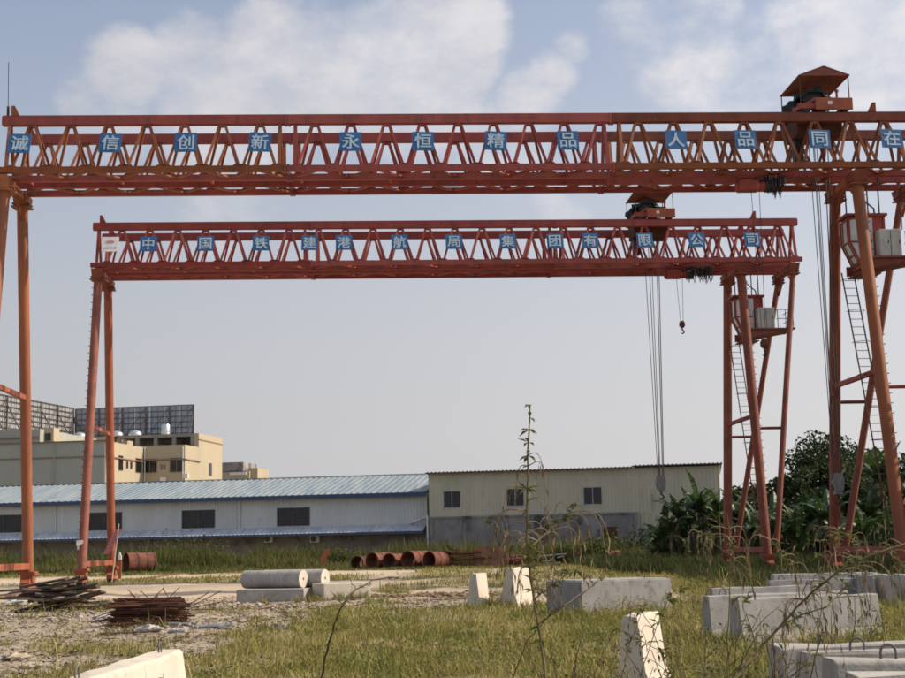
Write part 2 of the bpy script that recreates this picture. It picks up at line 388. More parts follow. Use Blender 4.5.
def masks(x, y):
    """grass cover and pale-sand cover of the ground, in plan"""
    n = fbm(x*.45, y*.25, 3)-.5; n2 = fbm(x*1.3, y*.9, 9)-.5
    edge = -4.3+.05*(y-22)+2.2*n+1.2*n2
    near = sstep(x, edge-.5, edge+.7)*(1-sstep(y, 35.5+4*n, 38+4*n))                # lawn in front of the dirt band
    mid = sstep(x, -3.2+4*n, -1.2+4*n)*sstep(y, 45.5+5*n, 47.5+5*n)*.85             # strip behind it
    mid = mid*(1-.75*sstep(n2+n, .02, .18))
    far = sstep(y, 99+9*n+.12*x, 103+9*n+.12*x)
    lt = sstep(y, 66+8*n, 70+8*n)*(1-sstep(y, 80+6*n, 84+6*n))*sstep(x, -24, -19)*(1-sstep(x, -7, -3))*.8
    right = sstep(x, 5.5, 8)*sstep(y, 30, 40)
    patch = sstep(fbm(x*.75+4, y*.45, 15), .50, .66)*(1-sstep(y, 27, 31))*.5 + sstep(fbm(x*.9+2, y*.6, 16), .60, .72)*sstep(y, 27, 31)*(1-sstep(y, 41, 44))*.5
    g = np.maximum.reduce([near, mid, far, lt, right, patch])
    g = g*(.55+.45*sstep(n2, -.12, .12))
    tr = np.exp(-((y-(53+.25*x+3*n))/7.)**2)*(1-sstep(x, -2, 4)) + np.exp(-((y-(90+.2*x+6*n))/7.)**2)*(1-sstep(x, -9, 2))*.9
    sand = np.clip(tr*1.5, 0, 1)*(1-g*.9)
    return g, sand
def grow(a, b, s0, k):
    out = [a]; s = s0
    while out[-1] < b: out.append(out[-1]+s); s *= k
    return out
xs = np.array(sorted(set([round(-v, 3) for v in grow(14, 900, .35, 1.05)] + list(np.round(np.arange(-14, 14.01, .2), 3)) + [round(v, 3) for v in grow(14, 900, .35, 1.05)])))
ys = np.array([-40, -10, 0, 4] + list(np.arange(6, 50, .2)) + grow(50, 2500, .3, 1.028))
GX, GY = np.meshgrid(xs, ys); GZ = gz(GX, GY)
g, sand = masks(GX, GY)
rough = (1-g)*np.clip((60-GY)/25, 0, 1)
GZ = GZ + rough*(.10*(fbm(GX*1.1, GY*1.1, 21)-.5) + .06*(fbm(GX*3.1, GY*3.1, 22)-.5))
nx, ny = len(xs), len(ys)
idx = (np.arange(ny-1)[:, None]*nx+np.arange(nx-1)[None, :]).ravel()
me = fast_mesh('ground', np.stack([GX, GY, GZ], -1).reshape(-1, 3), quads=np.stack([idx, idx+1, idx+nx+1, idx+nx], 1), smooth=True)
ca = me.color_attributes.new('cover', 'FLOAT_COLOR', 'POINT')
ca.data.foreach_set('color', np.stack([g, sand, 0*g, 0*g+1], -1).astype(np.float32).ravel())
gm = bpy.data.materials.new('yard_ground'); gm.use_nodes = True
t = gm.node_tree; nd = t.nodes; lk = t.links; P = nd['Principled BSDF']; P.inputs['Roughness'].default_value = .95; P.inputs['Specular IOR Level'].default_value = .15
va = nd.new('ShaderNodeVertexColor'); va.layer_name = 'cover'; sp = nd.new('ShaderNodeSeparateColor'); lk.new(va.outputs[0], sp.inputs[0])
ge = nd.new('ShaderNodeNewGeometry')
def gn(s, d=8, ro=.65):
    n = nd.new('ShaderNodeTexNoise'); n.inputs['Scale'].default_value = s; n.inputs['Detail'].default_value = d; n.inputs['Roughness'].default_value = ro; lk.new(ge.outputs['Position'], n.inputs[0]); return n.outputs[0]
def gmr(v, a, b):
    n = nd.new('ShaderNodeMapRange'); n.inputs[1].default_value = a; n.inputs[2].default_value = b; lk.new(v, n.inputs[0]); return n.outputs[0]
def gmx(f, a, b):
    n = nd.new('ShaderNodeMix'); n.data_type = 'RGBA'; lk.new(f, n.inputs[0])
    for i, v in ((6, a), (7, b)):
        if isinstance(v, tuple): n.inputs[i].default_value = (*v, 1)
        else: lk.new(v, n.inputs[i])
    return n.outputs[2]
grav = gmx(gmr(gn(1.1), .35, .65), (.45, .365, .27), (.33, .27, .205))
grav = gmx(gmr(gn(9, 6, .7), .45, .7), grav, (.50, .44, .37))
grav = gmx(gmr(gn(34, 4, .7), .52, .72), grav, (.20, .165, .135))
grav = gmx(gmr(gn(.35, 5, .6), .46, .66), grav, (.52, .42, .30))
grav = gmx(gmr(gn(.8, 6, .65), .60, .72), grav, (.20, .155, .11))
sandc = gmx(gmr(gn(.5), .35, .65), (.60, .49, .36), (.52, .415, .295))
turf = gmx(gmr(gn(1.6), .35, .65), (.26, .20, .105), (.15, .145, .055))
turf = gmx(gmr(gn(8), .5, .7), turf, (.36, .28, .18))
c = gmx(sp.outputs[1], grav, sandc); c = gmx(sp.outputs[0], c, turf); lk.new(c, P.inputs['Base Color'])
b = nd.new('ShaderNodeBump'); b.inputs['Strength'].default_value = .8; b.inputs['Distance'].default_value = .06; lk.new(gn(14, 8, .75), b.inputs['Height']); lk.new(b.outputs[0], P.inputs['Normal'])
me.materials.append(gm)
kind(link('ground', me), 'structure')

# ------------------------------------------------------------------ gantry cranes
ZT, ZB = 17.25, 15.24          # top of top chord, top of bottom chord
VG, VB0, VB1 = 1.2, .48, 1.716 # top chord, inner and outer bottom chord offsets
CR = {'near': ((-5.9697, 52.0376, 0), .0524), 'far': ((-6.8753, 69.3192, 0), .0599)}
def cw(k, u, v, z):
    (X, Y, _), s = CR[k]; return Vector((X+math.cos(s)*u-math.sin(s)*v, Y+math.sin(s)*u+math.cos(s)*v, z))
def u_of_px(k, x, v, z):
    a, b = -20., 34.
    for _ in range(40):
        c = (a+b)/2
        if proj(cw(k, c, v, z))[0] < x: a = c
        else: b = c
    return (a+b)/2

_glyph = {}
def glyph(ch, size):
    """one written character as a thin mesh, centred on the origin in the XY plane"""
    if ch in _glyph: return _glyph[ch]
    cu = bpy.data.curves.new('glyph', 'FONT'); cu.body = ch; cu.size = size; cu.extrude = .006; cu.resolution_u = 3
    o = bpy.data.objects.new('glyph', cu); C.objects.link(o)
    dg = bpy.context.evaluated_depsgraph_get(); me = bpy.data.meshes.new_from_object(o.evaluated_get(dg)); me.name = 'lettering'
    bpy.data.objects.remove(o); bpy.data.curves.remove(cu)
    n = len(me.vertices); co = np.zeros(n*3); me.vertices.foreach_get('co', co); co = co.reshape(-1, 3)
    lo, hi = co.min(0), co.max(0); co[:, :2] -= ((lo+hi)/2)[:2]
    co *= np.array([size/max((hi-lo)[:2].max(), 1e-6)]*2+[1]); me.vertices.foreach_set('co', co.ravel()); me.update()
    bm = bmesh.new()                                              # thicken the strokes: the same outline laid four times, a hair apart
    for i, (ox, oy) in enumerate(((-.011, -.009), (.011, .009), (.011, -.009), (-.011, .009))):
        n0 = len(bm.verts); bm.from_mesh(me); bm.verts.ensure_lookup_table()
        for v in bm.verts[n0:]: v.co += Vector((ox, oy, .0007*i))
    bm.to_mesh(me); bm.free()
    me.materials.clear(); me.materials.append(M['letter'])
    _glyph[ch] = me; return me
_tilt = Matrix(((1, 0, 0), (0, .277, -.961), (0, .961, .277))).to_4x4()     # columns: span, up the truss face, outwards
_sheet = MB().box((0, 0, 0), (.79, .79, .03)).mesh('sign_board', 'blue')
_sheetw = MB().box((0, 0, 0), (.79, .79, .03)).mesh('sign_board', 'white')

def make_crane(k, label, nodes, segs, segmat, topm, botm, legmats, ends, joints):
    (X, Y, _), psi = CR[k]
    root = thing('gantry_crane', label, 'crane', (X, Y, 0), psi, 'travelling gantry cranes in the yard')
    # shared diagonal meshes, origin at a top node
    dz = ZB-.06-(ZT-.31)
    dia = {}
    for mt in set(segmat):
        for su in (-1, 1):
            for sv in (-1, 1):
                dia[mt, su, sv] = MB().beam((su*.085, sv*.06, .03), (su*.61, .50 if sv > 0 else -.70, dz), .092, .08, (0, 1, 0)).mesh('diagonal_brace', mt)
    node_plate = {mt: MB().box((0, 0, .02), (.30, .22, .11)).mesh('gusset_plate', mt) for mt in set(segmat)}
    vert = {mt: [MB().beam((0, sv*.06, .03), (0, .50 if sv > 0 else -.70, dz), .12, .1, (0, 1, 0)).mesh('vertical_post', mt) for sv in (-1, 1)] for mt in set(segmat)}
    lace = {mt: [MB().beam((-sg*.5, -.53, 0), (sg*.5, .53, 0), .16, .05).mesh('lacing_bar', mt) for sg in (-1, 1)] for mt in set(segmat)}
    for s in (-1, 1):
        for (a, b), mt, tm, bmt, nds in zip(segs, segmat, topm, botm, nodes):
            a0 = a+.004 if a > -9 else a; b0 = b-.004 if b < 23 else b
            t = MB().box(((a0+b0)/2, s*VG, ZT-.155), (b0-a0, .30, .31))
            t.box(((a0+b0)/2, s*VG, ZT+.035), (b0-a0, .09, .07))                         # trolley rail
            if b < 23: t.box((b0-.05, s*VG, ZT-.155), (.09, .36, .37))
            if a > -9: t.box((a0+.05, s*VG, ZT-.155), (.09, .36, .37))
            t.build('top_chord', tm, root)
            for vb in (VB0, VB1):
                q = MB().box(((a0+b0)/2, s*vb, ZB-.11), (b0-a0+(.0), .20, .22))
                for u in nds:
                    for e in (-.62, .62):
                        if a0+.3 < u+e < b0-.3: q.prism([(-.24, 0), (.24, 0), (.12, .085), (-.12, .085)], lambda p, h, tt, U=u+e, V=s*vb: (U+p, V+tt, ZB-.005+h), -.03, .03)
                if b < 23: q.box((b0-.05, s*vb, ZB-.11), (.09, .27, .28))
                if a > -9: q.box((a0+.05, s*vb, ZB-.11), (.09, .27, .28))
                q.build('bottom_chord', bmt if (s < 0 and vb == VB1) else 'red', root)
            for u in nds:
                link('gusset_plate', node_plate[mt], root, (u, s*VG, ZT-.36))
                for su in (-1, 1):
                    if not (a0+.05 < u+su*.6 < b0-.05): continue
                    for sv in (-1, 1): link('diagonal_brace', dia[mt, su, sv], root, (u, s*VG, ZT-.31)).scale = (1, s, 1)
            for i, u in enumerate(np.arange(a0+.7, b0-.4, 1.0)):
                link('lacing_bar', lace[mt][i % 2], root, (u, s*(VB0+VB1)/2, ZB-.13))
            for e in ((a0+.28, b0-.28)):
                for j in range(2): link('vertical_post', vert[mt][j], root, (e, s*VG, ZT-.31)).scale = (1, s, 1)
    # cross ties between the two girders, under the bottom chords
    for u in np.arange(-9.6, 23.8, 3.34):
        MB().beam((u, -VB0+.1, ZB-.1), (u, VB0-.1, ZB-.1), .10, .1).build('cross_tie', segmat[1], root)
    # end stops and end frames
    for u, s in ((ends[0]+.45, -1), (ends[0]+.45, 1), (ends[1]-2.2, -1), (ends[1]-2.2, 1)):
        MB().prism([(-.14, 0), (.16, 0), (-.02, .36), (-.14, .36)], lambda p, h, t, U=u, V=s*VG: (U+(p if U < 5 else -p), V+t, ZT+.07+h), -.06, .06).build('end_stop', segmat[0], root)
    # legs
    FL, TL, FR, TA, TC, W2, VT, ZS = -10.25, -10.19, 21.07, 21.125, 23.76, 3.76, 1.29, 1.03
    zl = ZB-.62
    for s in (-1, 1):
        for (ut, uf, r, mt) in ((TL, FL, .205, legmats[0] if s > 0 else legmats[1]), (TA, FR, .22, legmats[2] if s > 0 else legmats[3])):
            top = Vector((ut, s*VT, zl)); bot = Vector((uf, s*W2, .62))
            lg = MB().tube([top, bot], r, 20)
            lg.build('leg', mt, root, smooth=True)
        # the two inclined legs of the fixed side
        MB().tube([(TC, s*VT, zl), (FR+.42, s*(W2-.02), 1.0)], .14, 16).build('inclined_leg', legmats[2], root, smooth=True)
        for uf, mt in ((FL, legmats[0]), (FR, legmats[2])):
            f = MB().box((uf, s*W2, .80), (.62, .62, .06)).box((uf, s*W2, .60), (.46, .52, .34)).box((uf, s*W2, .735), (.66, .66, .05))
            f.prism([(-.5, .22), (.5, .22), (.5, .42), (.3, .56), (-.3, .56), (-.5, .42)], lambda p, h, t, U=uf, V=s*W2: (U+t, V+p, h), -.16, .16)
            ft = f.build('wheel_truck', 'redorange' if uf < 0 else 'red', root)
            for e in (-.3, .3):
                MB().lathe((uf, s*W2+e, .235), [(.05, -.14), (.2, -.14), (.2, -.1), (.165, -.09), (.165, .09), (.2, .1), (.2, .14), (.05, .14)], 16, 'x').build('wheel', 'darksteel', ft, smooth=True)
        # heads of the legs: flared saddles under the girders
        for ut, r in ((TL, .30), (TA, .30), (TC, .24)):
            h = MB().prism([(-r, zl-.12), (r, zl-.12), (r+.32, ZB-.30), (-r-.32, ZB-.30)], lambda p, z, t, U=ut, V=s*VT: (U+t, V+p, z), -r*.8, r*.8)
            h.box((ut, s*VT, zl-.02), (r*2.1, r*2.1, .06)).box((ut, s*VT, zl-.14), (r*2.3, r*2.3, .05)).build('leg_saddle', legmats[2] if ut > 0 else legmats[1], root)
    for ut in (TL, TA, TC):
        MB().box((ut, 0, ZB-.42), (.34, 3.2, .26)).build('saddle_beam', legmats[1], root)
        for s in (-1, 1): MB().beam((ut, s*.25, ZB-.5), (ut, s*1.36, zl-.75), .09, .09, (1, 0, 0)).build('knee_brace', legmats[1], root)
    # sills and braces
    def legv(z): return VT+(W2-VT)*(zl-z)/(zl-.62)
    MB().box((FL, 0, ZS), (.22, 2*W2-.5, .24)).build('sill_beam', 'redorange', root)
    MB().box((FR, 0, ZS), (.22, 2*W2-.5, .24)).build('sill_beam', 'red', root)
    for u, mt in ((FL+.02, 'redorange'), (FR+.02, 'red')):
        vv = legv(7.37); MB().beam((u, -vv, 7.37), (u, vv, 7.37), .17, .17).build('tie_brace', mt, root)
    for s in (-1, 1):
        v = s*(legv(6.75)+.0); f = (zl-6.75)/(zl-1.)
        uc = TC+(FR+.42-TC)*f
        MB().tube([(FR+.1, v, 6.75), (uc, v, 6.75)], .07, 10).build('strut', 'red', root, smooth=True)
    # climbing rungs welded to the front legs
    rung = MB().tube([(-.11, 0, 0), (-.11, -.075, 0), (.11, -.075, 0), (.11, 0, 0)], .010, 5).mesh('climbing_rung', 'darksteel')
    for (ut, uf, r, mt, side) in ((TA, FR, .22, 0, 1), (TL, FL, .205, 0, -1)):
        for i in range(34):
            z = 2.2+i*.36; f = (zl-z)/(zl-.62); u = ut+(uf-ut)*f; v = -(VT+(W2-VT)*f)
            link('climbing_rung', rung, root, (u+side*(r-.015), v, z), (0, 0, side*PI/2))
    # operator cab
    cabx0, cabx1, cv = 21.0, 22.35, .46
    z0, zm, z1 = 11.55, 12.5, 13.5
    prof = [(cabx0+.42, z0), (cabx1, z0), (cabx1, z1), (cabx0, z1-.12), (cabx0, zm)]
    cab = MB()
    cab.box(((cabx0+cabx1)/2, .0, z1+.03), (cabx1-cabx0+.25, 2*cv+.2, .09)).box(((cabx0+.42+cabx1)/2, 0, z0), (cabx1-cabx0-.42, 2*cv, .08))
    cab.box((cabx1-.22, 0, (z0+z1)/2), (.44, 2*cv-.04, z1-z0-.1))                      # closed rear half
    for s in (-1, 1):
        for a, b in zip(prof, prof[1:]+prof[:1]): cab.beam((a[0], s*cv, a[1]), (b[0], s*cv, b[1]), .07, .07)
        cab.beam((cabx0, s*cv, zm), (cabx1-.5, s*cv, zm), .06, .06); cab.beam((cabx0+.45, s*cv, zm), (cabx0+.45, s*cv, z1), .05, .05)
    for z, u in ((z0, cabx0+.42), (zm, cabx0), (z1-.12, cabx0), ((z0+zm)/2, cabx0+.21)): cab.beam((u, -cv, z), (u, cv, z), .06, .06)
    for v in (-.26, .26): cab.beam((cabx0, v, zm), (cabx0, v, z1-.1), .045, .045); cab.beam((cabx0, v, zm), (cabx0+.42, v, z0), .045, .045)
    cab = cab.build('operator_cab', 'red', root)
    MB().quad((cabx0+.01, -cv, zm), (cabx0+.01, cv, zm), (cabx0+.01, cv, z1-.12), (cabx0+.01, -cv, z1-.12)).build('window_pane', 'cabglass', cab)
    MB().quad((cabx0+.01, -cv, zm), (cabx0+.01, cv, zm), (cabx0+.43, cv, z0), (cabx0+.43, -cv, z0)).build('window_pane', 'cabglass', cab)
    for s in (-1, 1): MB().quad((cabx0+.43, s*(cv-.01), z0), (cabx1-.44, s*(cv-.01), z0), (cabx1-.44, s*(cv-.01), z1), (cabx0, s*(cv-.01), z1-.12), (cabx0, s*(cv-.01), zm)).build('window_pane', 'cabglass', cab)
    for u in (21.3, 22.15):
        for s in (-1, 1): MB().tube([(u, s*.6, z1+.05), (u, s*.6, ZB-.3)], .028, 6).build('hanger_rod', 'darksteel', root)
    # platform with bracket, cabinets and rail
    pz = 11.8
    p = MB().box((22.65, -.1, pz), (2.3, 1.9, .07))
    for s in (-1, 1):
        p.prism([(21.2, pz-.05), (23.7, pz-.05), (21.4, pz-.42), (21.2, pz-.42)], lambda a, z, t, V=s*.8-.1: (a, V+t, z), -.03, .03)
    p.box((21.6, -.1, z0-.30), (.9, 1.2, .05))
    p = p.build('platform', 'brown', root)
    MB().prism([(21.3, pz-.06), (23.6, pz-.06), (21.6, pz-.45)], lambda a, z, t: (a, t, z), -.9, .7).build('platform_bracket', 'brown', p)
    for a, w in ((22.2, .42), (22.63, .40)):
        cb = MB().box((a, -.62, pz+.56), (w, .5, 1.05)).build('electrical_cabinet', 'greybox', root, bevel=.015)
        MB().box((a, -.875, pz+.56), (w*.9, .012, .98)).build('cabinet_door', 'greybox', cb); MB().box((a+w*.3, -.895, pz+.6), (.02, .03, .14)).build('handle', 'darksteel', cb)
    r = MB()
    for u in (22.95, 23.35, 23.72): r.tube([(u, -.98, pz), (u, -.98, pz+.95)], .02, 6)
    for h in (.5, .95): r.tube([(22.9, -.98, pz+h), (23.72, -.98, pz+h), (23.72, .7, pz+h)], .018, 6)
    r.build('handrail', 'darksteel', p)
    # ladder from the sill up to the cab
    la, lb = Vector((20.95, -3.05, 1.25)), Vector((20.62, -.45, 11.3)); wv = Vector((.46, 0, 0))
    ld = MB()
    for o in (0, 1): ld.beam(la+wv*o, lb+wv*o, .035, .05)
    ld = ld.build('ladder', 'rustdark', root)
    rg = MB().tube([(0, 0, 0), tuple(wv)], .013, 5).mesh('rung', 'rustdark')
    nr = 33
    for i in range(1, nr): link('rung', rg, ld, la.lerp(lb, i/nr))
    cg = MB()
    for i in range(12, nr, 4):
        c = la.lerp(lb, i/nr)+wv/2; cg.tube([c+Vector((math.cos(q)*.33, -math.sin(q)*.5, .0)) for q in np.linspace(0, PI, 7)], .012, 5)
    cg.build('ladder_cage', 'rustdark', ld)
    # feeder cables
    fc = MB(); fc.tube([(22.3, .3, z1+.05), (22.2, .1, z1+.4), (21.75, 0, z1+.75), (21.6, 0, ZB-.4)], .035, 6)
    fc.tube([(22.75, -.6, pz+1.0), (23.1, -.3, pz+1.2), (23.3, .2, ZB-.4)], .02, 5); fc.build('power_cable', 'darksteel', root)
    return root

def sign(root, k, x, ch, rot=0, size=.6):
    z = 16.17; u = u_of_px(k, x, -1.5, z)
    b = link('sign_board', _sheet, root); b.matrix_local = Matrix.Translation((u, -1.575, z)) @ _tilt @ Matrix.Rotation(rot, 4, 'Z')
    l = link('lettering', glyph(ch, size), b); l.location = (0, 0, .02)
    return b

NEARN = [[-1.0-1.375*i for i in range(7)][::-1], [1.0+1.318*i for i in range(9)], [13.0+1.33*i for i in range(8)]]
FARN = [[-1.06-1.34*i for i in range(7)][::-1], [.36+1.335*i for i in range(9)], [12.4+1.34*i for i in range(9)]]
near = make_crane('near', 'nearer orange-red truss gantry crane whose legs run out of frame', NEARN, [(-10.34, 0), (0, 12), (12, 24.1)], ['orange', 'red', 'orange'], ['red', 'red', 'brown'], ['orange', 'red', 'orange'],
                  ['orange', 'orange', 'brown', 'orange'], (-10.34, 24.1), (0, 12))
far = make_crane('far', 'farther and smaller-looking red truss gantry crane standing wholly in view', FARN, [(-10.48, 0), (0, 12), (12, 24.11)], ['red', 'red', 'red'], ['red', 'red', 'red'], ['red', 'red', 'red'],
                 ['redorange', 'brown', 'brown', 'brown'], (-10.48, 24.11), (0, 12))
for x, ch in zip((20, 110.6, 186, 260, 350.5, 423, 495.5, 567.7, 675.6, 745, 819, 891), '诚信创新永恒精品人品同在'): sign(near, 'near', x, ch, random.uniform(-.06, .05))
for x, ch in zip((148.6, 205.6, 261, 309.7, 343.9, 399.5, 453.7, 507.7, 554.7, 590, 644.5, 696.5, 752), '中国铁建港航局集团有限公司'): sign(far, 'far', x, ch, random.uniform(-.012, .012))
u = u_of_px('far', 110.5, -1.5, 16.17)
b = link('sign_board', _sheetw, far); b.matrix_local = Matrix.Translation((u, -1.575, 16.17)) @ _tilt; b['label'] = 'white maker plate with red emblem at the left end'
q = MB(); q.tube([(math.cos(a)*.2, .12+math.sin(a)*.06, .02) for a in np.linspace(0, 2*PI, 17)], .012, 4, False)
for i in range(5): q.box((-.12+i*.06, .12, .018), (.035, .05+.02*(i % 2), .006))
q.build('emblem', 'markred', b)
q = MB()
for i in range(9): q.box((-.27+i*.068, -.2, .018), (.05, .05+.015*(i % 3), .006)).box((-.27+i*.068, -.23-.01*(i % 2), .018), (.03, .02, .006))
q.build('lettering', 'markgrey', b)
# aerial at the left end of the near crane
u = -10.16; MB().tube([(u, -1.2, ZT), (u, -1.2, ZT+.42)], .05, 8).tube([(u, -1.2, ZT+.4), (u-.03, -1.2, ZT+2.1)], .014, 5).build('lightning_rod', 'rustdark', near)

# rails the cranes run on
for u, nm in ((-10.25, 'left'), (21.07, 'right')):
    a = cw('near', u, -46, 0); b = cw('far', u, 45, 0); a.z = b.z = .035
    rl = MB().beam(a-Vector((0, 0, .075)), b-Vector((0, 0, .075)), .7, .16).build('rail_bed', 'soil'); kind(rl, 'structure')
    MB().beam(a, b, .07, .075).build('crane_rail', 'rust', rl)

# ------------------------------------------------------------------ hoist trolleys on the top chords
def make_trolley(k, u0, zblock, label, group):
    p = cw(k, u0, 0, ZT+.07)
    root = thing('hoist_trolley', label, 'hoist trolley', p, CR[k][1], group)
    for s in (-1, 1):
        e = MB().box((0, s*VG, .22), (2.0, .24, .2)).build('end_carriage', 'red', root)
        for x in (-.75, .75): MB().lathe((x, s*VG, .14), [(.04, -.1), (.16, -.1), (.16, -.075), (.135, -.07), (.135, .07), (.16, .075), (.16, .1), (.04, .1)], 16, 'y').build('wheel', 'darksteel', e, smooth=True)
    for x in (-.9, 0, .9): MB().box((x, 0, .28), (.2, 2.2, .22)).build('cross_beam', 'red', root)
    MB().box((.28, -1.37, .27), (1.42, .10, .46)).build('side_plate', 'redorange', root, bevel=.02)
    MB().box((.12, -1.425, .30), (.16, .012, .13)).build('plate', 'white', root)
    MB().beam((-.95, -1.0, .2), (-.3, -.9, .62), .2, .1).build('stay', 'red', root)
    # winch: drum, gearbox, motor, partly under a tarpaulin
    dr = MB(); dr.tube([(-.35, -.75, .68), (-.35, .75, .68)], .3, 20)
    for v in (-.75, -.72, .72, .75): pass
    dr.tube([(-.35, -.8, .68), (-.35, -.74, .68)], .38, 20).tube([(-.35, .74, .68), (-.35, .8, .68)], .38, 20).build('winch_drum', 'darksteel', root, smooth=True)
    MB().box((.35, .5, .62), (.55, .5, .5)).build('gearbox', 'green', root, bevel=.04)
    mo = MB().tube([(.1, -.35, .62), (.75, -.35, .62)], .2, 16)
    for i in range(6): mo.tube([(.18+i*.09, -.35, .62), (.2+i*.09, -.35, .62)], .225, 16)
    mo.build('motor', 'green', root, smooth=True)
    n1, n2 = 20, 16; tv = []; tf = []
    for i in range(n1):
        for j in range(n2):
            a = PI*j/(n2-1); t = i/(n1-1); w = .64+.08*math.sin(7*t+2)+.05*math.sin(19*t)
            rr = w*(1+.12*math.sin(5*a+9*t)+.08*math.sin(11*a-6*t))
            tv.append(Vector((-.28+math.cos(a)*rr*1.15, -.95+1.7*t, .34+math.sin(a)*rr*(1.05 if .08 < t < .92 else .7))))
    for i in range(n1-1):
        for j in range(n2-1): tf.append([i*n2+j, i*n2+j+1, (i+1)*n2+j+1, (i+1)*n2+j])
    tp = MB(); tp.v = tv; tp.f = tf; tp.build('tarpaulin', 'green', root, smooth=True)
    MB().tube([(.62, -.75, .5), (.62, -.75, .95)], .05, 8).tube([(.62, -.75, .93), (.62, -.75, 1.02)], .08, 8).build('limit_post', 'red', root)
    # canopy
    for sx in (-1, 1):
        for sy in (-1, 1): MB().tube([(sx*.93, sy*1.22, .3), (sx*.93, sy*1.22, 1.42)], .022, 6).build('post', 'rustdark', root)
    cp = MB()
    rp = [(-.98, 1.40), (0, 1.76), (.98, 1.40), (.98, 1.43), (0, 1.79), (-.98, 1.43)]
    cp.prism([rp[0], rp[1], rp[4], rp[5]], lambda x, z, t: (x, t, z), -1.3, 1.3).prism([rp[1], rp[2], rp[3], rp[4]], lambda x, z, t: (x, t, z), -1.3, 1.3)
    for s in (-1, 1): cp.prism([(-.96, 1.405), (.96, 1.405), (0, 1.755)], lambda x, z, t, s=s: (x, s*1.27+t, z), -.01, .01)
    cp.build('canopy', 'brown', root)
    # sheave box hanging between the girders and the falls of rope
    MB().box((-.1, 0, -.35), (1.75, 1.5, .75)).build('sheave_frame', 'rustdark', root, bevel=.03)
    MB().box((-.75, .1, -1.1), (.3, .5, .9)).build('counterweight_box', 'darksteel', root)
    zb = zblock-ZT-.07
    rp = MB()
    for x, y, r in ((-.42, -.25, .016), (-.2, -.25, .016), (-.1, .2, .018), (.3, .1, .022), (.34, -.2, .022), (.05, .25, .016)):
        rp.tube([(x, y, -.6), (x*.38, y*.6, zb+.5)], r, 5)
    rp.build('hoist_rope', 'darksteel', root)
    hb = MB()
    for y in (-.17, .17): hb.prism([(-.16, .55), (.16, .55), (.22, .2), (.16, -.12), (-.16, -.12), (-.22, .2)], lambda x, z, t, y=y: (x, y+t, zb+z), -.02, .02)
    hb.tube([(0, -.15, zb+.22), (0, .15, zb+.22)], .19, 18).box((0, 0, zb-.16), (.26, .3, .14))
    hb = hb.build('hook_block', 'greysteel', root)
    pts = [(0, 0, zb-.2), (0, 0, zb-.34)] + [(.11*math.cos(a)+.0, 0, zb-.46+.11*math.sin(a)) for a in np.linspace(PI/2, -PI*.9, 12)]
    MB().tube(pts, [.05]*2+[.05]*6+[.045, .04, .032, .025, .02, .012], 8).build('hook', 'darksteel', hb, smooth=True)
    return root
make_trolley('near', 20.13, 3.3, 'canopied hoist trolley on top of the nearer crane at upper right', 'hoist trolleys riding on the cranes')
make_trolley('far', 16.98, 4.15, 'canopied hoist trolley on top of the farther crane', 'hoist trolleys riding on the cranes')

def make_aux(k, u0, zh, label, group, nl, spread):
    p = cw(k, u0, -.7, 0)
    root = thing('auxiliary_hoist', label, 'hoist', (p.x, p.y, ZB-.22), CR[k][1], group)
    MB().box((.3, 0, -.05), (2.2, .14, .1)).build('trolley_beam', 'red', root)
    MB().box((-.35, 0, -.42), (.75, .5, .38)).tube([(-.8, 0, -.42), (.35, 0, -.42)], .2, 16).build('hoist_body', 'red', root, smooth=True, bevel=.02)
    MB().tube([(.3, 0, -.42), (.62, 0, -.42)], .24, 16).build('hoist_motor', 'darksteel', root, smooth=True)
    MB().box((.1, 0, -.16), (.3, .3, .14)).build('suspension_lug', 'rustdark', root)
    f = MB()
    for i in range(nl):                                            # loops of feeder cable bunched under the beam
        x = .25+spread*i/nl; l = random.uniform(.35, .8); y = random.uniform(-.35, .35); w = random.uniform(.05, .11)
        f.tube([(x, y, -.06), (x-.01, y, -.06-l*.7), (x+w*.5, y, -.06-l), (x+w, y, -.06-l*.7), (x+w+.01, y, -.06)], .022, 5)
    f.build('festoon_cable', 'darksteel', root)
    for x in (-.1, .04): MB().tube([(x*2.2, 0, -.5), (x, 0, zh-ZB+.22+.25)], .011, 5).build('hoist_rope', 'darksteel', root)
    z = zh-ZB+.22
    b = MB().lathe((-.03, 0, z), [(.02, .27), (.09, .25), (.15, .14), (.15, .02), (.09, -.08), (.03, -.1)], 14).build('hook_block', 'rustdark', root, smooth=True)
    pts = [(-.03, 0, z-.08), (-.03, 0, z-.2)] + [(-.03+.085*math.cos(a), 0, z-.29+.085*math.sin(a)) for a in np.linspace(PI/2, -PI*.9, 10)]
    MB().tube(pts, [.035]*8+[.03, .025, .02, .01], 8).build('hook', 'darksteel', b, smooth=True)
make_aux('near', 17.5, 8.55, 'small auxiliary hoist with bunched black cables under the nearer crane', 'auxiliary hoists under the girders', 26, .75)
make_aux('far', 18.25, 12.02, 'small auxiliary hoist with hanging hook under the farther crane', 'auxiliary hoists under the girders', 34, 1.3)

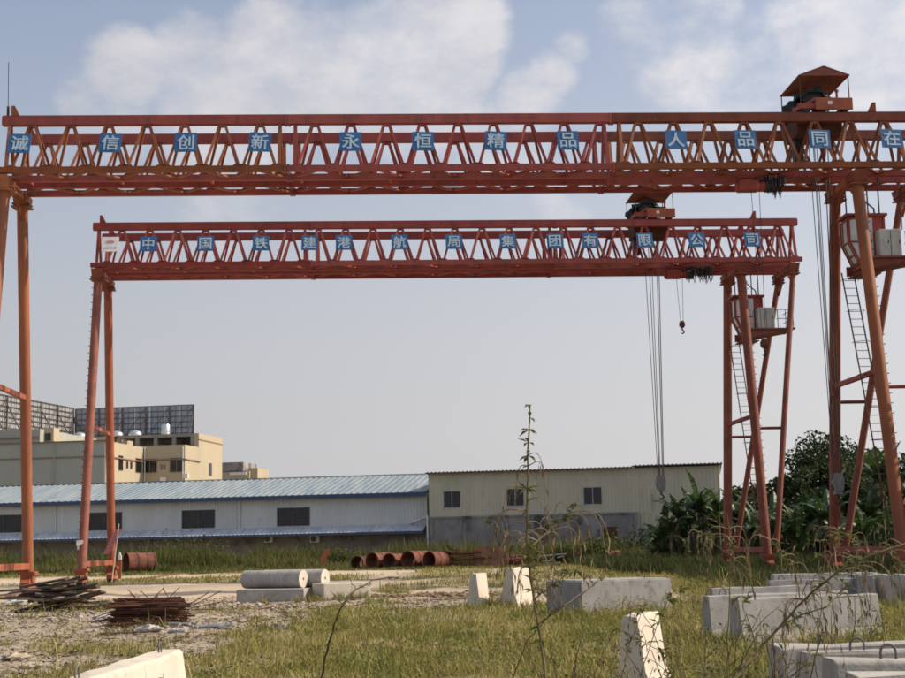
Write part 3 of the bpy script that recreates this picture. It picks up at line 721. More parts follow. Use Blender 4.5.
# ------------------------------------------------------------------ sheds
def frame_hit(O, rz, t, x, y):
    """local (s, z) where the photo's ray through pixel (x, y) meets the plane local-y = t of a frame at O turned rz"""
    e1 = Vector((math.cos(rz), math.sin(rz), 0)); e2 = Vector((-math.sin(rz), math.cos(rz), 0))
    r = px_ray(x, y); cam0 = Vector((0, 0, CAMH)); P0 = Vector((O[0], O[1], 0))
    lam = (t+(P0-cam0).dot(e2))/r.dot(e2)
    h = cam0+r*lam; return (h-P0).dot(e1), h.z
def corr(mb, x0, x1, pitch, depth, A, B):
    """corrugated sheet: A(x, off) and B(x, off) give the two edge points"""
    n = max(1, int(round((x1-x0)/pitch))); p = (x1-x0)/n; base = len(mb.v); xs_ = []
    for i in range(n):
        x = x0+i*p; xs_ += [(x, 0), (x+p*.55, 0), (x+p*.68, depth), (x+p*.87, depth)]
    xs_.append((x1, 0))
    for x, o in xs_: mb.v.append(Vector(A(x, o))); mb.v.append(Vector(B(x, o)))
    for i in range(len(xs_)-1): mb.f.append([base+2*i, base+2*i+2, base+2*i+3, base+2*i+1])
def wall_with_holes(mb, x0, x1, z0, z1, y, holes, pitch=.3, depth=.05):
    cuts = sorted(holes); x = x0
    f = lambda z: (lambda xx, o: (xx, y-o, z))
    for a, b, c, d in cuts:
        corr(mb, x, a, pitch, depth, f(z0), f(z1)); corr(mb, a, b, pitch, depth, f(z0), f(c)); corr(mb, a, b, pitch, depth, f(d), f(z1)); x = b
    corr(mb, x, x1, pitch, depth, f(z0), f(z1))
def window(parent, a, b, c, d, y, louvre=False, fmat='frame', panes=2, t=.07):
    fr = MB(); fw = t
    for q in ((a, b, c, c+fw), (a, b, d-fw, d)): fr.box(((q[0]+q[1])/2, y, (q[2]+q[3])/2), (q[1]-q[0], .12, q[3]-q[2]))
    xsn = [a+(b-a)*i/panes for i in range(panes+1)]
    for i, x in enumerate(xsn):
        x = x+fw/2 if i == 0 else x-fw/2 if i == panes else x
        fr.box((x, y, (c+d)/2), (fw, .116, d-c-2*fw))
    w = fr.build('window', fmat, parent)
    for i in range(panes):
        MB().box(((xsn[i]+xsn[i+1])/2, y+.05, (c+d)/2), (xsn[i+1]-xsn[i]-fw, .02, d-c-2*fw)).build('pane', 'glass', w)
        if louvre:
            for k in range(6): MB().box(((xsn[i]+xsn[i+1])/2, y, c+fw+(d-c-2*fw)*(k+.5)/6), (xsn[i+1]-xsn[i]-fw, .03, .09), Matrix.Rotation(.7, 3, 'X')).build('louvre_slat', 'louvre', w)
    return w

RZ = -.16; OS = (-2.6, 131.2)
shed = thing('blue_roofed_shed', 'long white corrugated shed with pale blue roof and blue awning', 'shed', (*OS, 0), RZ)
XL = -64
holes = []
for a, b, c, d in ((-14, 516, 22, 532), (88, 513, 122, 531), (182, 510.5, 215, 528), (277, 507, 310, 525)):
    s0, zt = frame_hit(OS, RZ, 0, a, b); s1, zb = frame_hit(OS, RZ, 0, c, d); holes.append((s0, s1, zb, zt))
holes.append((-57, -53.8, 3.7, 5.4))
zavg0 = sum(h[2] for h in holes[:4])/4; zavg1 = sum(h[3] for h in holes[:4])/4
holes = sorted((h[0], h[1], zavg0, zavg1) for h in holes)
w = MB(); wall_with_holes(w, XL, -.02, 3.4, 6.45, 0, holes, .3, .05)
w.quad((XL, .06, 0), (XL, 22, 0), (XL, 22, 6.45), (XL, 11, 8.6), (XL, .06, 6.45)).quad((-.03, .06, 0), (-.03, 22, 0), (-.03, 22, 6.45), (-.03, 11, 8.6), (-.03, .06, 6.45))
w.quad((XL, 22, 0), (0, 22, 0), (0, 22, 6.45), (XL, 22, 6.45)).build('wall', 'shedwall', shed)
MB().box((XL/2, .1, 1.7), (-XL-.1, .3, 3.4)).build('lower_wall', 'brickgrey', shed)
for h in holes: window(shed, h[0], h[1], h[2], h[3], .02, True, 'louvre')
rf = MB(); sl_ = (8.72-6.55)/11.6; nl = math.hypot(1, sl_)
corr(rf, XL-.4, .0, .62, .06, lambda x, o: (x, -.55-o*sl_/nl, 6.52+o/nl), lambda x, o: (x, 11-o*sl_/nl, 8.72+o/nl))
corr(rf, XL-.4, .0, .62, .06, lambda x, o: (x, 11+o*sl_/nl, 8.72+o/nl), lambda x, o: (x, 22.6, 6.52+o/nl))
rf = rf.build('roof', 'roofblue', shed)
MB().box((XL/2-.2, -.62, 6.36), (-XL+.4, .12, .36)).build('gutter', 'gutterblue', rf)
MB().box((XL/2-.2, 11, 8.79), (-XL+.4, .5, .05)).build('ridge_cap', 'roofblue', rf)
aw = MB(); corr(aw, XL, -.1, .4, .04, lambda x, o: (x, -1.9, 3.0+o), lambda x, o: (x, -.06, 3.62+o)); aw = aw.build('awning', 'awning', shed)
MB().box((XL/2, -1.95, 2.90), (-XL-.1, .08, .22)).build('awning_fascia', 'gutterblue', aw)
for x in np.arange(XL+2, -1, 5.0): MB().beam((x, -1.85, 2.9), (x, -.08, 2.3), .07, .07).build('awning_strut', 'greysteel', aw)
for px in (56, 240):
    s0, _ = frame_hit(OS, RZ, 0, px, 515); MB().tube([(s0, -.14, 3.6), (s0, -.14, 6.3)], .07, 8).build('downpipe', 'white', shed, smooth=True)
MB().tube([(-1.6, -.2, 3.75), (-.3, -.25, 4.2), (-.1, -.3, 4.2)], .08, 8).build('drain_elbow', 'white', shed, smooth=True)
def aircon(px, py, w, label):
    s0, z = frame_hit(OS, RZ, -.3, px, py)
    e1 = Vector((math.cos(RZ), math.sin(RZ), 0)); e2 = Vector((-math.sin(RZ), math.cos(RZ), 0)); p = Vector((*OS, 0))+e1*s0-e2*.3
    r = thing('air_conditioner', label, 'air conditioner', (p.x, p.y, z-.35), RZ)
    MB().box((0, 0, .35), (w, .36, .66)).build('casing', 'white', r, bevel=.03)
    MB().tube([(-.1, -.19, .35), (-.1, -.2, .35)], .26, 18).build('fan_grille', 'louvre', r)
    for x in (-.3, .3): MB().box((x, .05, -.03), (.05, .5, .06)).build('bracket', 'greysteel', r)
aircon(315, 539, .9, 'white air conditioner with dark fan hung under the blue awning')
aircon(269, 539, .8, 'dirtier air conditioner hung left of the other under the awning')

OR = (-2.45, 130.0)
shed2 = thing('cream_shed', 'cream corrugated shed with three small windows on a stained concrete base', 'shed', (*OR, 0), RZ)
holes = []
for a, b, c, d in ((443, 491, 461, 508), (506, 488.5, 524.5, 506), (583, 487, 602.5, 504.5)):
    s0, zt = frame_hit(OR, RZ, 0, a, b); s1, zb = frame_hit(OR, RZ, 0, c, d); holes.append((s0, s1, zb, zt))
xs1, _ = frame_hit(OR, RZ, 0, 720, 480); xc, _ = frame_hit(OR, RZ, 0, 637, 520)
w = MB(); wall_with_holes(w, .02, xs1, 2.7, 8.15, 0, holes, .34, .05)
w.quad((xs1, .0, 0), (xs1, 18, 0), (xs1, 18, 7.3), (xs1, 0, 8.15)).quad((.0, .0, 0), (.0, 18, 0), (.0, 18, 7.3), (.0, 0, 8.15)).quad((0, 18, 0), (xs1, 18, 0), (xs1, 18, 7.3), (0, 18, 7.3)).build('wall', 'creamwall', shed2)
MB().box((xc/2, -.35, 2.1), (xc, .5, 4.2)).box((xc/2, -.36, 4.16), (xc+.2, .62, .16)).build('concrete_base', 'concstain', shed2)
for q, (a, b, c, d, mt) in enumerate(((2.2, 4.4, .2, 2.6, 'brickgrey'), (7.5, 9.2, 1.2, 3.4, 'concgrey'), (11.3, 14.6, .3, 3.2, 'brickgrey'), (15.4, 16.9, 1.6, 3.0, 'rustdark'))):
    MB().box(((a+b)/2, -.61, (c+d)/2), (b-a, .05, d-c)).build('patched_opening', mt, shed2)
for x in np.arange(.3, xc, 3.05): MB().box((x, -.64, 2.05), (.3, .12, 4.0)).build('pilaster', 'concstain', shed2)
MB().box(((xc+xs1)/2, .08, 1.4), (xs1-xc-.01, .3, 2.8)).build('lower_wall', 'concstain', shed2)
for h in holes: window(shed2, h[0], h[1], h[2], h[3], .02, False, 'frame', 2, .06)
rf = MB(); xm = frame_hit(OR, RZ, 0, 633, 470)[0]
corr(rf, -.25, xm, .36, .06, lambda x, o: (x, -.5, 8.22+o), lambda x, o: (x, 18.5, 7.3+o)); corr(rf, xm, xs1+.25, .36, .06, lambda x, o: (x, -.5, 8.33+o), lambda x, o: (x, 18.5, 7.4+o))
rf = rf.build('roof', 'roofbrown', shed2)
MB().box((xm/2-.1, -.48, 8.17), (xm+.2, .06, .1)).box(((xm+xs1)/2+.1, -.48, 8.28), (xs1-xm+.3, .06, .1)).build('roof_edge', 'roofbrown', rf)
s0, _ = frame_hit(OR, RZ, -.4, 427, 540); MB().tube([(s0+.1, -.68, .1), (s0+.1, -.68, 4.4)], .07, 8).build('downpipe', 'white', shed2, smooth=True)

# ------------------------------------------------------------------ cream building with rooftop billboard, far left
OB = (-45.2, 185.); RB = -.16
bld = thing('cream_building', 'cream rendered factory building rising behind the blue roofed shed', 'building', (*OB, 0), RB)
def hb(t, x, y): return frame_hit(OB, RB, t, x, y)
T2 = 13.
ztA = hb(0, 100, 441)[1]
MB().box((-17, 10, ztA/2), (34, 20, ztA)).build('wall', 'cream', bld)
MB().box((-17.05, -.05, ztA/2), (33.9, .1, ztA-.02)).build('painted_front', 'greygreen', bld)
s_st = hb(.6, 40, 435)[0]; zA2 = hb(.6, 10, 430)[1]
MB().box((-17+s_st/2-.0, 10, zA2/2), (34+s_st, 18.8, zA2)).build('wall', 'greygreen', bld)
sB0 = 0.; sB1, zB = hb(T2, 185, 444.5)
MB().box((sB1/2-3, T2+8, zB/2), (sB1+6, 16, zB)).build('wall', 'cream', bld)
zC = zB+2.0
MB().box((sB1-.32, T2+10.8, zC/2), (.65, 10.4, zC)).build('wall', 'cream', bld)
# open roof storey: slab on piers, dark behind
MB().box((sB1/2-3.2, T2+9.5, zC-.2), (sB1+6.4-.7, 7.5, .4)).build('roof_slab', 'roofconc', bld)
for q in np.linspace(-6, sB1-1, 5): MB().box((q, T2+6.0, (zB+zC-.4)/2), (.55, .4, zC-.4-zB)).build('pier', 'roofconc', bld)
MB().box((sB1/2-3.2, T2+10.5, (zB+zC-.4)/2), (sB1+5, .3, zC-.4-zB)).build('roof_room_wall', 'concstain', bld)
# brown string courses and parapet caps
for (a, b, tt, z) in ((-33, 0, 0, ztA-2.0), (-33, s_st, .6, zA2-1.1)): MB().box(((a+b)/2, tt-.1, z), (b-a, .2, .16)).build('string_course', 'trim', bld)
MB().box((sB1/2, T2-.1, zB-2.0), (sB1-.02, .2, .16)).build('string_course', 'trim', bld)
MB().box((.1, T2/2-.1, ztA-2.0), (.2, T2-.3, .16)).build('string_course', 'trim', bld)
MB().box((sB1+.1, T2+3, zB-2.0), (.2, 6.2, .16)).build('string_course', 'trim', bld)
MB().box((sB1+.03, T2+10.8, zC-.9), (.1, 10.4, .14)).build('string_course', 'trim', bld)
MB().box((-17+.1, -.1, ztA+.06), (34.3, .4, .12)).build('parapet_cap', 'trim', bld)
def bwin(face, a, b, c, d, t):
    if face == 'front':
        window(bld, a, b, c, d, t-.055, False, 'trim', 2, .08)
    else:
        fr = MB(); fr.box((t+.03, (a+b)/2, (c+d)/2), (.06, b-a+.16, d-c+.16)); fr = fr.build('window', 'trim', bld)
        MB().box((t+.05, (a+b)/2, (c+d)/2), (.06, b-a, d-c)).build('pane', 'glass', fr)
for x0, y0, x1, y1 in ((143, 459, 157, 472.5), (170, 458, 183.5, 472)):
    a, zt = hb(T2, x0, y0); b, zb = hb(T2, x1, y1); bwin('front', a, b, zb, zt, T2)
for x0, y0, x1, y1 in ((160.5, 464.5, 162.5, 469.5), (163.5, 464.5, 165.5, 469.5)):
    a, zt = hb(T2, x0, y0); b, zb = hb(T2, x1, y1); MB().box(((a+b)/2, T2-.03, (zt+zb)/2), (b-a, .06, zt-zb)).build('vent', 'trim', bld)
zw0 = hb(T2, 157, 472.5)[1]; zw1 = hb(T2, 157, 459)[1]
for a, b in ((4.2, 5.6), (10.2, 12.2)): bwin('side', a, b, zw0, zw1, 0)
for a, b in ((6.9, 7.4), (8.3, 8.8)): bwin('side', a, b, zw0+.4, zw1-.6, 0)
bwin('side', T2+10, T2+11.2, zw0, zw0+1.7, sB1)
for x_, y_ in ((3.0, zw0-1.0), (6.2, zw0-.6)):
    MB().box((x_, T2-.25, y_), (.8, .42, .6)).build('air_conditioner_box', 'white', bld)
for x_ in (.25, sB1-.25): MB().tube([(x_, T2-.12, 6), (x_, T2-.12, zB-.2)], .07, 6).build('downpipe', 'white', bld)
for x_ in (-7., -19.): MB().tube([(x_, -.2, 6), (x_, -.2, ztA-.3)], .08, 6).build('downpipe', 'greygreen', bld)
a, zt = hb(2, 40, 428); b, zb = hb(2, 53.5, 441)
sh = MB().box(((a+b)/2, 2.9, (zt+zb)/2), (b-a, 1.8, zt-zb)).build('stair_head', 'cream', bld)
MB().box(((a+b)/2+.2, 1.98, zb+.55), ((b-a)*.4, .06, 1.0)).build('door', 'glass', sh)
def on_roof(px, py, t):
    s0, z = hb(t, px, py); e1 = Vector((math.cos(RB), math.sin(RB), 0)); e2 = Vector((-math.sin(RB), math.cos(RB), 0)); p = Vector((*OB, 0))+e1*s0+e2*t; return p.x, p.y, z
for px, lab in ((80, 'leftmost silver turbine ventilator dome on the cream building roof'), (117, 'middle silver ventilator dome, half behind a crane leg'), (135.5, 'rightmost silver ventilator dome beside the roof tank')):
    x, y, _ = on_roof(px, 433, T2+9.5); zr = zC if px > 90 else zC
    v = thing('roof_ventilator', lab, 'ventilator', (x, y, zC), 0, 'silver ventilator domes on the roof')
    MB().lathe((0, 0, 0), [(.5, 0), (.5, .3)], 16).build('neck', 'greysteel', v, smooth=True)
    MB().lathe((0, 0, .25), [(.95, 0), (.99, .14), (.9, .42), (.66, .66), (.35, .8), (.06, .85)], 20).build('dome', 'silver', v, smooth=True)
x, y, _ = on_roof(165.5, 433, T2+9.0)
v = thing('water_tank', 'upright stainless steel water tank on the cream building roof', 'tank', (x, y, zC))
MB().lathe((0, 0, 0), [(.62, 0), (.66, .1), (.66, 1.55), (.6, 1.68), (.2, 1.75), (.1, 1.76)], 20).build('body', 'silver', v, smooth=True)
for h in (.4, .8, 1.2): MB().lathe((0, 0, h), [(.67, -.02), (.68, 0), (.67, .02)], 20).build('band', 'silver', v, smooth=True)

# billboards: sheet on a lattice of posts and rails, seen from behind
def billboard(p0, p1, z0, z1, sheet, label, npost, nrail, off):
    d = Vector((p1[0]-p0[0], p1[1]-p0[1], 0)); Lb = d.length; rz = math.atan2(d.y, d.x)
    r = thing('billboard_frame', label, 'billboard', (p0[0], p0[1], z0), rz); H = z1-z0
    ns = int(Lb/2.2)
    for i in range(ns):
        for j in range(3):
            MB().box(((i+.5)*Lb/ns, off, (j+.5)*H/3), (Lb/ns-.05, .04, H/3-.05)).build('sheet_panel', sheet, r)
    for i in range(npost+1):
        x = Lb*i/npost; MB().box((x, 0, H/2), (.2, .2, H)).build('post', 'billframe', r)
        MB().beam((x, -2.2, .0), (x, -.1, H*.72), .14, .14).build('back_stay', 'billframe', r)
    for j in range(nrail+1): MB().box((Lb/2, .12, H*j/nrail), (Lb, .1, .09)).build('rail', 'billframe', r)
    for i in range(npost):
        for q in range(4):
            xa = Lb*(i+q/4)/npost; xb = Lb*(i+(q+1)/4)/npost
            if q: MB().box((xa, .02, H/2), (.06, .06, H)).build('stud', 'billframe', r)
        xa, xb = Lb*i/npost, Lb*(i+1)/npost
        MB().beam((xa, -.05, .2), (xb, -.05, H-.2), .06, .06).build('cross_brace', 'billframe', r)
q0 = at(76, 408, 214); q1 = at(193.5, 404.5, 211); q2 = at(-30, 381, 186)
zlow = zC-.0
billboard((q0.x, q0.y), (q1.x, q1.y), zlow, q1.z, 'billsheet', 'blue-grey billboard seen from behind on the cream building roof', 5, 6, .28)
billboard((q2.x, q2.y), (q0.x-.3, q0.y-.2), zlow, q0.z, 'billpale', 'pale billboard running towards the left edge, seen from behind', 6, 7, .28)
MB().box((-26, 20+6, (zC-.01)/2), (36, 13.9, zC-.01)).build('rear_wing', 'cream', bld)

# little house far beyond the shed roof
p = at(222, 470, 262); q = at(256, 470, 262); zt = at(240, 465, 262).z
fh = thing('distant_house', 'small distant house with dark roof storey beyond the blue roof', 'building', (p.x, 262, 0), -.16)
wd = q.x-p.x
MB().box((wd*.42, 4, (zt-1.2)/2), (wd*.84, 8, zt-1.2)).box((wd*.9, 4.2, zt/2-.3), (wd*.3, 7, zt-.6)).build('wall', 'cream', fh)
MB().box((wd*.3, 4, zt-.3), (wd*.72, 8.3, 1.6)).build('roof', 'concstain', fh)
MB().box((wd*.5, -.1, zt-1.6), (wd*.5, .5, .5)).build('balcony', 'white', fh)
for i in range(2): MB().box((wd*(.18+.3*i), -.02, zt-3.2), (.9, .1, 1.1)).build('window', 'glass', fh)

# ------------------------------------------------------------------ precast concrete lying about the yard
def gp(x, y):
    """ground point under a photo pixel"""
    v = px_ray(x, y); d = 30.
    for _ in range(80): d = .5*d+.5*(float(gbase(d))-CAMH)/v.z
    return Vector((v.x*d, d, float(gz(v.x*d, d))))
def chips(me_obj, amt, seed):
    rs = random.Random(seed)
    for v in me_obj.data.vertices:
        v.co += Vector((rs.uniform(-amt, amt), rs.uniform(-amt, amt), rs.uniform(-amt, amt)))
FOOT = []
def barrier(x, y, a, Lg, h, label, mt='conc', wid=1., hoops=0, group='concrete barriers lying in the yard', tilt=(0, 0), sink=.03, broken=0., flat=False):
    """road barrier; axis points away from the camera turned a radians clockwise seen from above; (x, y) = middle of its nearer end"""
    r = thing('concrete_barrier', label, 'concrete barrier', (x, y, float(gz(x, y))-sink), -a, group)
    r.rotation_euler = (tilt[0], tilt[1], -a)
    FOOT.append((x, y, a, Lg, .3*wid)); w = wid
    half = [(.29*w, 0), (.29*w, .09), (.175*w, .36*h), (.10*w, h-.02), (.085*w, h)]
    poly = half+[(-p, q) for p, q in half[::-1]]
    if flat: poly = [(.3*w, 0), (.3*w, h), (-.3*w, h), (-.3*w, 0)]
    b = MB(); n = 7
    cuts = [Lg*i/n for i in range(n+1)]; rs = random.Random(hash((round(x, 2), round(y, 2))) & 0xffff)
    base = 0; m_ = len(poly)
    for t in cuts:
        for p, q in poly:
            e = .011
            dz = -abs(rs.gauss(0, broken)) if (broken and q > .7*h) else 0
            b.v.append(Vector((p+rs.uniform(-e, e), t+rs.uniform(-e, e), q+dz+(rs.uniform(-e, e) if q > .01 else 0))))
    for i in range(n):
        for k in range(m_): b.f.append([i*m_+k, i*m_+(k+1) % m_, (i+1)*m_+(k+1) % m_, (i+1)*m_+k])
    b.f.append(list(range(m_))[::-1]); b.f.append([n*m_+k for k in range(m_)])
    b.build('body', mt, r, bevel=.018)
    for i in range(hoops):
        t = Lg*(.12 if hoops == 1 else .12+.76*i/(hoops-1)); R = .043 if y < 14 else .065
        MB().tube([(0, t-R, h-.05)]+[(0, t+R*math.cos(q), h+.03+R*math.sin(q)) for q in np.linspace(PI, 0, 9)]+[(0, t+R, h-.05)], .0075 if y < 14 else .012, 6).build('lifting_hoop', 'hoop', r, smooth=True)
    return r
p = gp(474, 608); barrier(p.x, p.y, .22, 1.25, .9, 'narrow white barrier end with chipped top, left of its taller neighbour', 'conc2', .8, broken=.03)
p = gp(508, 608.5); barrier(p.x, p.y, .42, 1.3, 1.0, 'short white barrier leaning beside the narrow one in the dry grass', 'conc2', .95, tilt=(.0, .05))
p = gp(636, 702); barrier(p.x-.04, p.y, .40, .9, .92, 'white barrier standing closest in the middle foreground behind twigs', 'conc2', .82, broken=.012)
# long block in mid field
p = gp(582, 616)
r = thing('concrete_block', 'grey concrete block with sharp corners behind the foreground barrier', 'concrete block', (p.x, p.y, p.z-.03), .52)
b = MB().box((1.28, .72, .39), (2.56, 1.44, .78)); b.box((1.28, .72, .79), (2.4, 1.28, .03)); b.build('body', 'concgrey', r, bevel=.02)
for x in (.4, 2.1): MB().tube([(x-.08, .3, .76)]+[(x-.08*math.cos(q), .3, .82+.08*math.sin(q)) for q in np.linspace(0, PI, 8)]+[(x+.08, .3, .76)], .013, 6).build('lifting_hoop', 'rustdark', r)
# right hand group
p = gp(712, 623); barrier(p.x, p.y, 1.33, 2.5, .74, 'long barrier with rust hoops at the left of the right-hand group', 'concgrey', 1.0, 2)
barrier(7.3, 33.6, 1.40, 2.6, .78, 'barrier farthest back in the right-hand group, mostly hidden', 'concgrey', 1.0, 1)
barrier(6.9, 32.2, 1.42, 2.6, .74, 'barrier second from the back in the right-hand group', 'concgrey', 1.0, 1)
p = gp(737, 650); barrier(p.x, p.y, 1.19, 2.6, .80, 'large pale barrier in front of the right-hand group, long face to camera', 'concgrey', 1.0, 1)
barrier(p.x-.32, p.y+.75, 1.13, 2.8, .82, 'barrier standing close behind the large pale one, darker', 'concgrey', .9, 2)
words = ['first', 'second', 'third', 'fourth', 'fifth', 'sixth']
for i in range(6):
    x = 8.9+i*.50; barrier(x, 31.3+.12*i, .10+.03*(i % 3), 2.2, .80, words[i]+' from the left of six barriers set end-on at right', 'conc' if i % 2 else 'concgrey', .8, 1)
for i in range(5):
    d = (9.56, 8.70, 7.98, 7.34, 6.76)[i]; x = 2.07-.03*i
    barrier(x, d, 1.46+.01*i, 2.9, 1.0, ['farthest', 'second farthest', 'middle', 'second nearest', 'nearest'][i]+' of five barriers side by side in the lower right corner', 'conc', 1.1, 2)
# left foreground
barrier(-2.46, 9.0, .02, 3.1, .86, 'pale barrier in the lower left corner with one steel hoop', 'conc2', 1.05, 2, broken=.006)

# pipes on slabs
def slab(px, py, rz, dim, label, mt):
    p = gp(px, py); r = thing('concrete_slab', label, 'concrete slab', (p.x, p.y, p.z-.03), rz, 'concrete slabs by the pipes')
    o = MB().box((0, dim[1]/2, dim[2]/2), dim).build('body', mt, r, bevel=.02); return r, p
s1, p1 = slab(270, 602, -.12, (2.0, 2.3, .40), 'low thick concrete slab under the concrete pipes', 'conc')
s2, p2 = slab(326, 601, .0, (.1, .1, .1), 'squat pale concrete block right of the pipes', 'conc2')
s2.children[0].data = MB().box((.62, .42, .27), (1.45, 1.05, .54)).mesh('body', 'conc2'); s2.rotation_euler.z = .42
def cpipe(a, b, z, r, label):
    a = Vector((a[0], a[1], z+r)); b = Vector((b[0], b[1], z+r)); d = (b-a)
    t = thing('concrete_pipe', label, 'concrete pipe', (a.x, a.y, z), math.atan2(d.y, d.x), 'concrete pipes on the slab')
    MB().pipe((0, 0, r), (d.length, 0, r), r, r*.14, 28).build('body', 'conc', t, smooth=True)
    MB().pipe((d.length-.02, 0, r), (d.length+.012, 0, r), r-.006, r*.16, 28).build('end_face', 'conc2', t)  # paler than the body: the sunlit look of the end is put into its colour
zt_ = float(gz(p1.x, p1.y))-.03+.40
ax = Vector((math.cos(-.42), math.sin(-.42), 0)); nx_ = Vector((-ax.y, ax.x, 0)); c0 = Vector((p1.x-.92, p1.y+1.45, 0))
cpipe(c0, c0+ax*.96, zt_, .265, 'left of two grey concrete pipes laid end to end on the slab')
cpipe(c0+ax*.98, c0+ax*1.98, zt_, .265, 'right of two concrete pipes end to end, round end lit')
c1 = c0+nx_*.56+ax*.35; cpipe(c1, c1+ax*2.05, zt_, .265, 'concrete pipe lying behind the other two, only its end showing')

# ------------------------------------------------------------------ rusty casings and scrap along the shed
def casing(px, py, d, a, Lg, R, label, mt='rust', z=0.):
    p = at(px, py, d); x, y = p.x, d
    r = thing('steel_casing', label, 'steel pipe', (x, y, float(gz(x, y))+z), a, 'rusty steel casings lying along the shed')
    MB().pipe((0, 0, R), (Lg, 0, R), R, R-.035, 28).build('shell', mt, r, smooth=True)
    for q in (.0, .36, .72, 1.): MB().pipe((q*(Lg-.1), 0, R), (q*(Lg-.1)+.1, 0, R), R+.03, R-.01, 28).build('stiffening_ring', mt, r, smooth=True)
    return r
casing(126, 566, 106, .55, 2.1, .76, 'rusty ribbed casing lying alone in weeds at left, open end dark')
casing(372, 563, 104, .9, 1.9, .60, 'leftmost rusty casing in the row by the shed', 'rust')
casing(389, 563, 103.5, 1.0, 2.0, .58, 'second rusty casing in the row, pale ring inside', 'rust')
casing(408, 563, 103, .95, 2.0, .62, 'third rusty casing in the row, dark open end', 'rust')
casing(429, 563, 102.5, .85, 1.9, .60, 'rightmost rusty casing in the row, with a red rim', 'rust')
casing(357, 563, 105.5, 1.15, 1.6, .5, 'small dark casing at the left end of the row', 'rustdark')
casing(500, 562, 105.5, .25, 2.2, .42, 'thin rusty casing lying across right of the formwork panel', 'rust')
casing(604, 563, 106, .7, 1.4, .5, 'rusty casing half hidden by the green shrubs', 'rust')
p = at(455, 567, 104)
for i in range(9):
    t = thing('rusty_sheet', ['bottom', 'second lowest', 'third lowest', 'fourth lowest', 'middle', 'fourth highest', 'third highest', 'second highest', 'topmost'][i]+' rusty steel sheet in the stack behind the white barriers', 'steel sheet', (p.x+.7+random.uniform(-.25, .25), p.y+random.uniform(-.2, .2), float(gz(p.x, p.y))+.03+i*.13), random.uniform(-.12, .12), 'stacked rusty sheets')
    MB().box((0, 0, .03), (2.9+random.uniform(-.4, .3), 1.3, .05)).build('plate', 'rustdark' if i % 3 else 'rust', t); MB().box((0, -.62, .07), (2.6, .06, .05)).build('edge_lip', 'rust', t)
p = at(474, 566, 103.2)
t = thing('formwork_panel', 'rusty formwork panel with a round hole leaning on the scrap', 'formwork', (p.x, p.y, float(gz(p.x, p.y))), .05)
t.rotation_euler = (-.12, 0, .05)
q = MB(); n = 24; o = [(1.15+.16*math.cos(a), .75+.16*math.sin(a)) for a in np.linspace(0, 2*PI, n, endpoint=False)]
out = []
for a in np.linspace(0, 2*PI, n, endpoint=False):
    c, s = math.cos(a), math.sin(a); k = min(1.15/abs(c) if abs(c) > 1e-6 else 9, .72/abs(s) if abs(s) > 1e-6 else 9); out.append((1.15+c*k, .75+s*k))
for (y0) in (0, .05):
    for k in range(n):
        k2 = (k+1) % n; q.quad((o[k][0], y0, o[k][1]), (o[k2][0], y0, o[k2][1]), (out[k2][0], y0, out[k2][1]), (out[k][0], y0, out[k][1]))
q.build('face_plate', 'rustbrown', t)
for x in (.03, 2.27): MB().box((x, .12, .75), (.06, .3, 1.46)).build('flange', 'rustbrown', t)
t = thing('scrap_trough', 'rusty bent trough lying on top of the sheet stack', 'scrap metal', (p.x-1.4, p.y+.7, float(gz(p.x, p.y))+1.22), .1)
MB().prism([(-.5, .45), (-.3, .1), (.3, .0), (.9, .12), (.92, .16), (.3, .05), (-.27, .15), (-.46, .47)], lambda a, b, tt: (a, tt, b), -.5, .5).build('bent_plate', 'rust', t)
for i, (px, py, w) in enumerate(((508, 562, 1.2), (545, 560, 1.0), (570, 561, .9), (612, 562, .8), (452, 565, 1.1), (492, 565, 1.0), (528, 563, 1.0))):
    p = at(px, py, 104.5)
    t = thing('scrap_bundle', ['heap of rusty offcuts right of the formwork panel', 'pale dry wood offcuts behind the tall weed', 'rusty drum half sunk in weeds', 'rusty scrap at the edge of the green shrubs', 'jumbled offcuts in front of the rusty sheet stack', 'bent rusty offcuts in front of the formwork panel', 'brown offcuts behind the short white barrier'][i], 'scrap', (p.x, p.y, float(gz(p.x, p.y))), random.uniform(-.3, .3))
    for j in range(6):
        MB().beam((random.uniform(-w, w), random.uniform(-.3, .3), .1+.13*j), (random.uniform(-w, w)+.6, random.uniform(-.3, .3), .12+.15*j), .22, .07).build('offcut', ['rust', 'conc2', 'rust', 'rustdark', 'rustbrown', 'rust', 'rustbrown'][i], t)

# ------------------------------------------------------------------ timber, rods and rubbish at left
p0 = gp(60, 611)
rs = random.Random(5)
for i in range(26):
    lay = i//5; a = rs.uniform(-.55, .6); Lp = rs.uniform(.9, 2.2)
    x = p0.x+rs.uniform(-.35, .35)-.05*lay; y = p0.y+.2+rs.uniform(-.3, .5); z = float(gz(x, y))+.05+lay*.11+rs.uniform(0, .04)
    t = MB().box((0, 0, 0), (Lp, rs.uniform(.12, .24), rs.uniform(.035, .06))).build('timber_board', 'wood', None)
    t.location = (x, y, z+.12); t.rotation_euler = (rs.uniform(-.3, .3), rs.uniform(-.3, .12), a)
    tag(t, 'dark weathered board in the heap at the foot of the left cranes', 'board', 'dark timber boards heaped at left')
for (px, py, L_, rz) in ((78, 610, 1.8, .12), (84, 606, 1.5, -.1), (8, 592, 2.2, .1), (6, 599, 2.4, -.05)):
    p = gp(px, py); t = MB().box((0, 0, .05), (L_, .3, .1)).build('timber_board', 'wood', None, loc=p, rot=(0, -.05, rz))
    tag(t, 'thick dark board lying flat beside the timber heap', 'board', 'flat boards beside the heap')
p = gp(142, 627)
b = MB(); rs = random.Random(9)
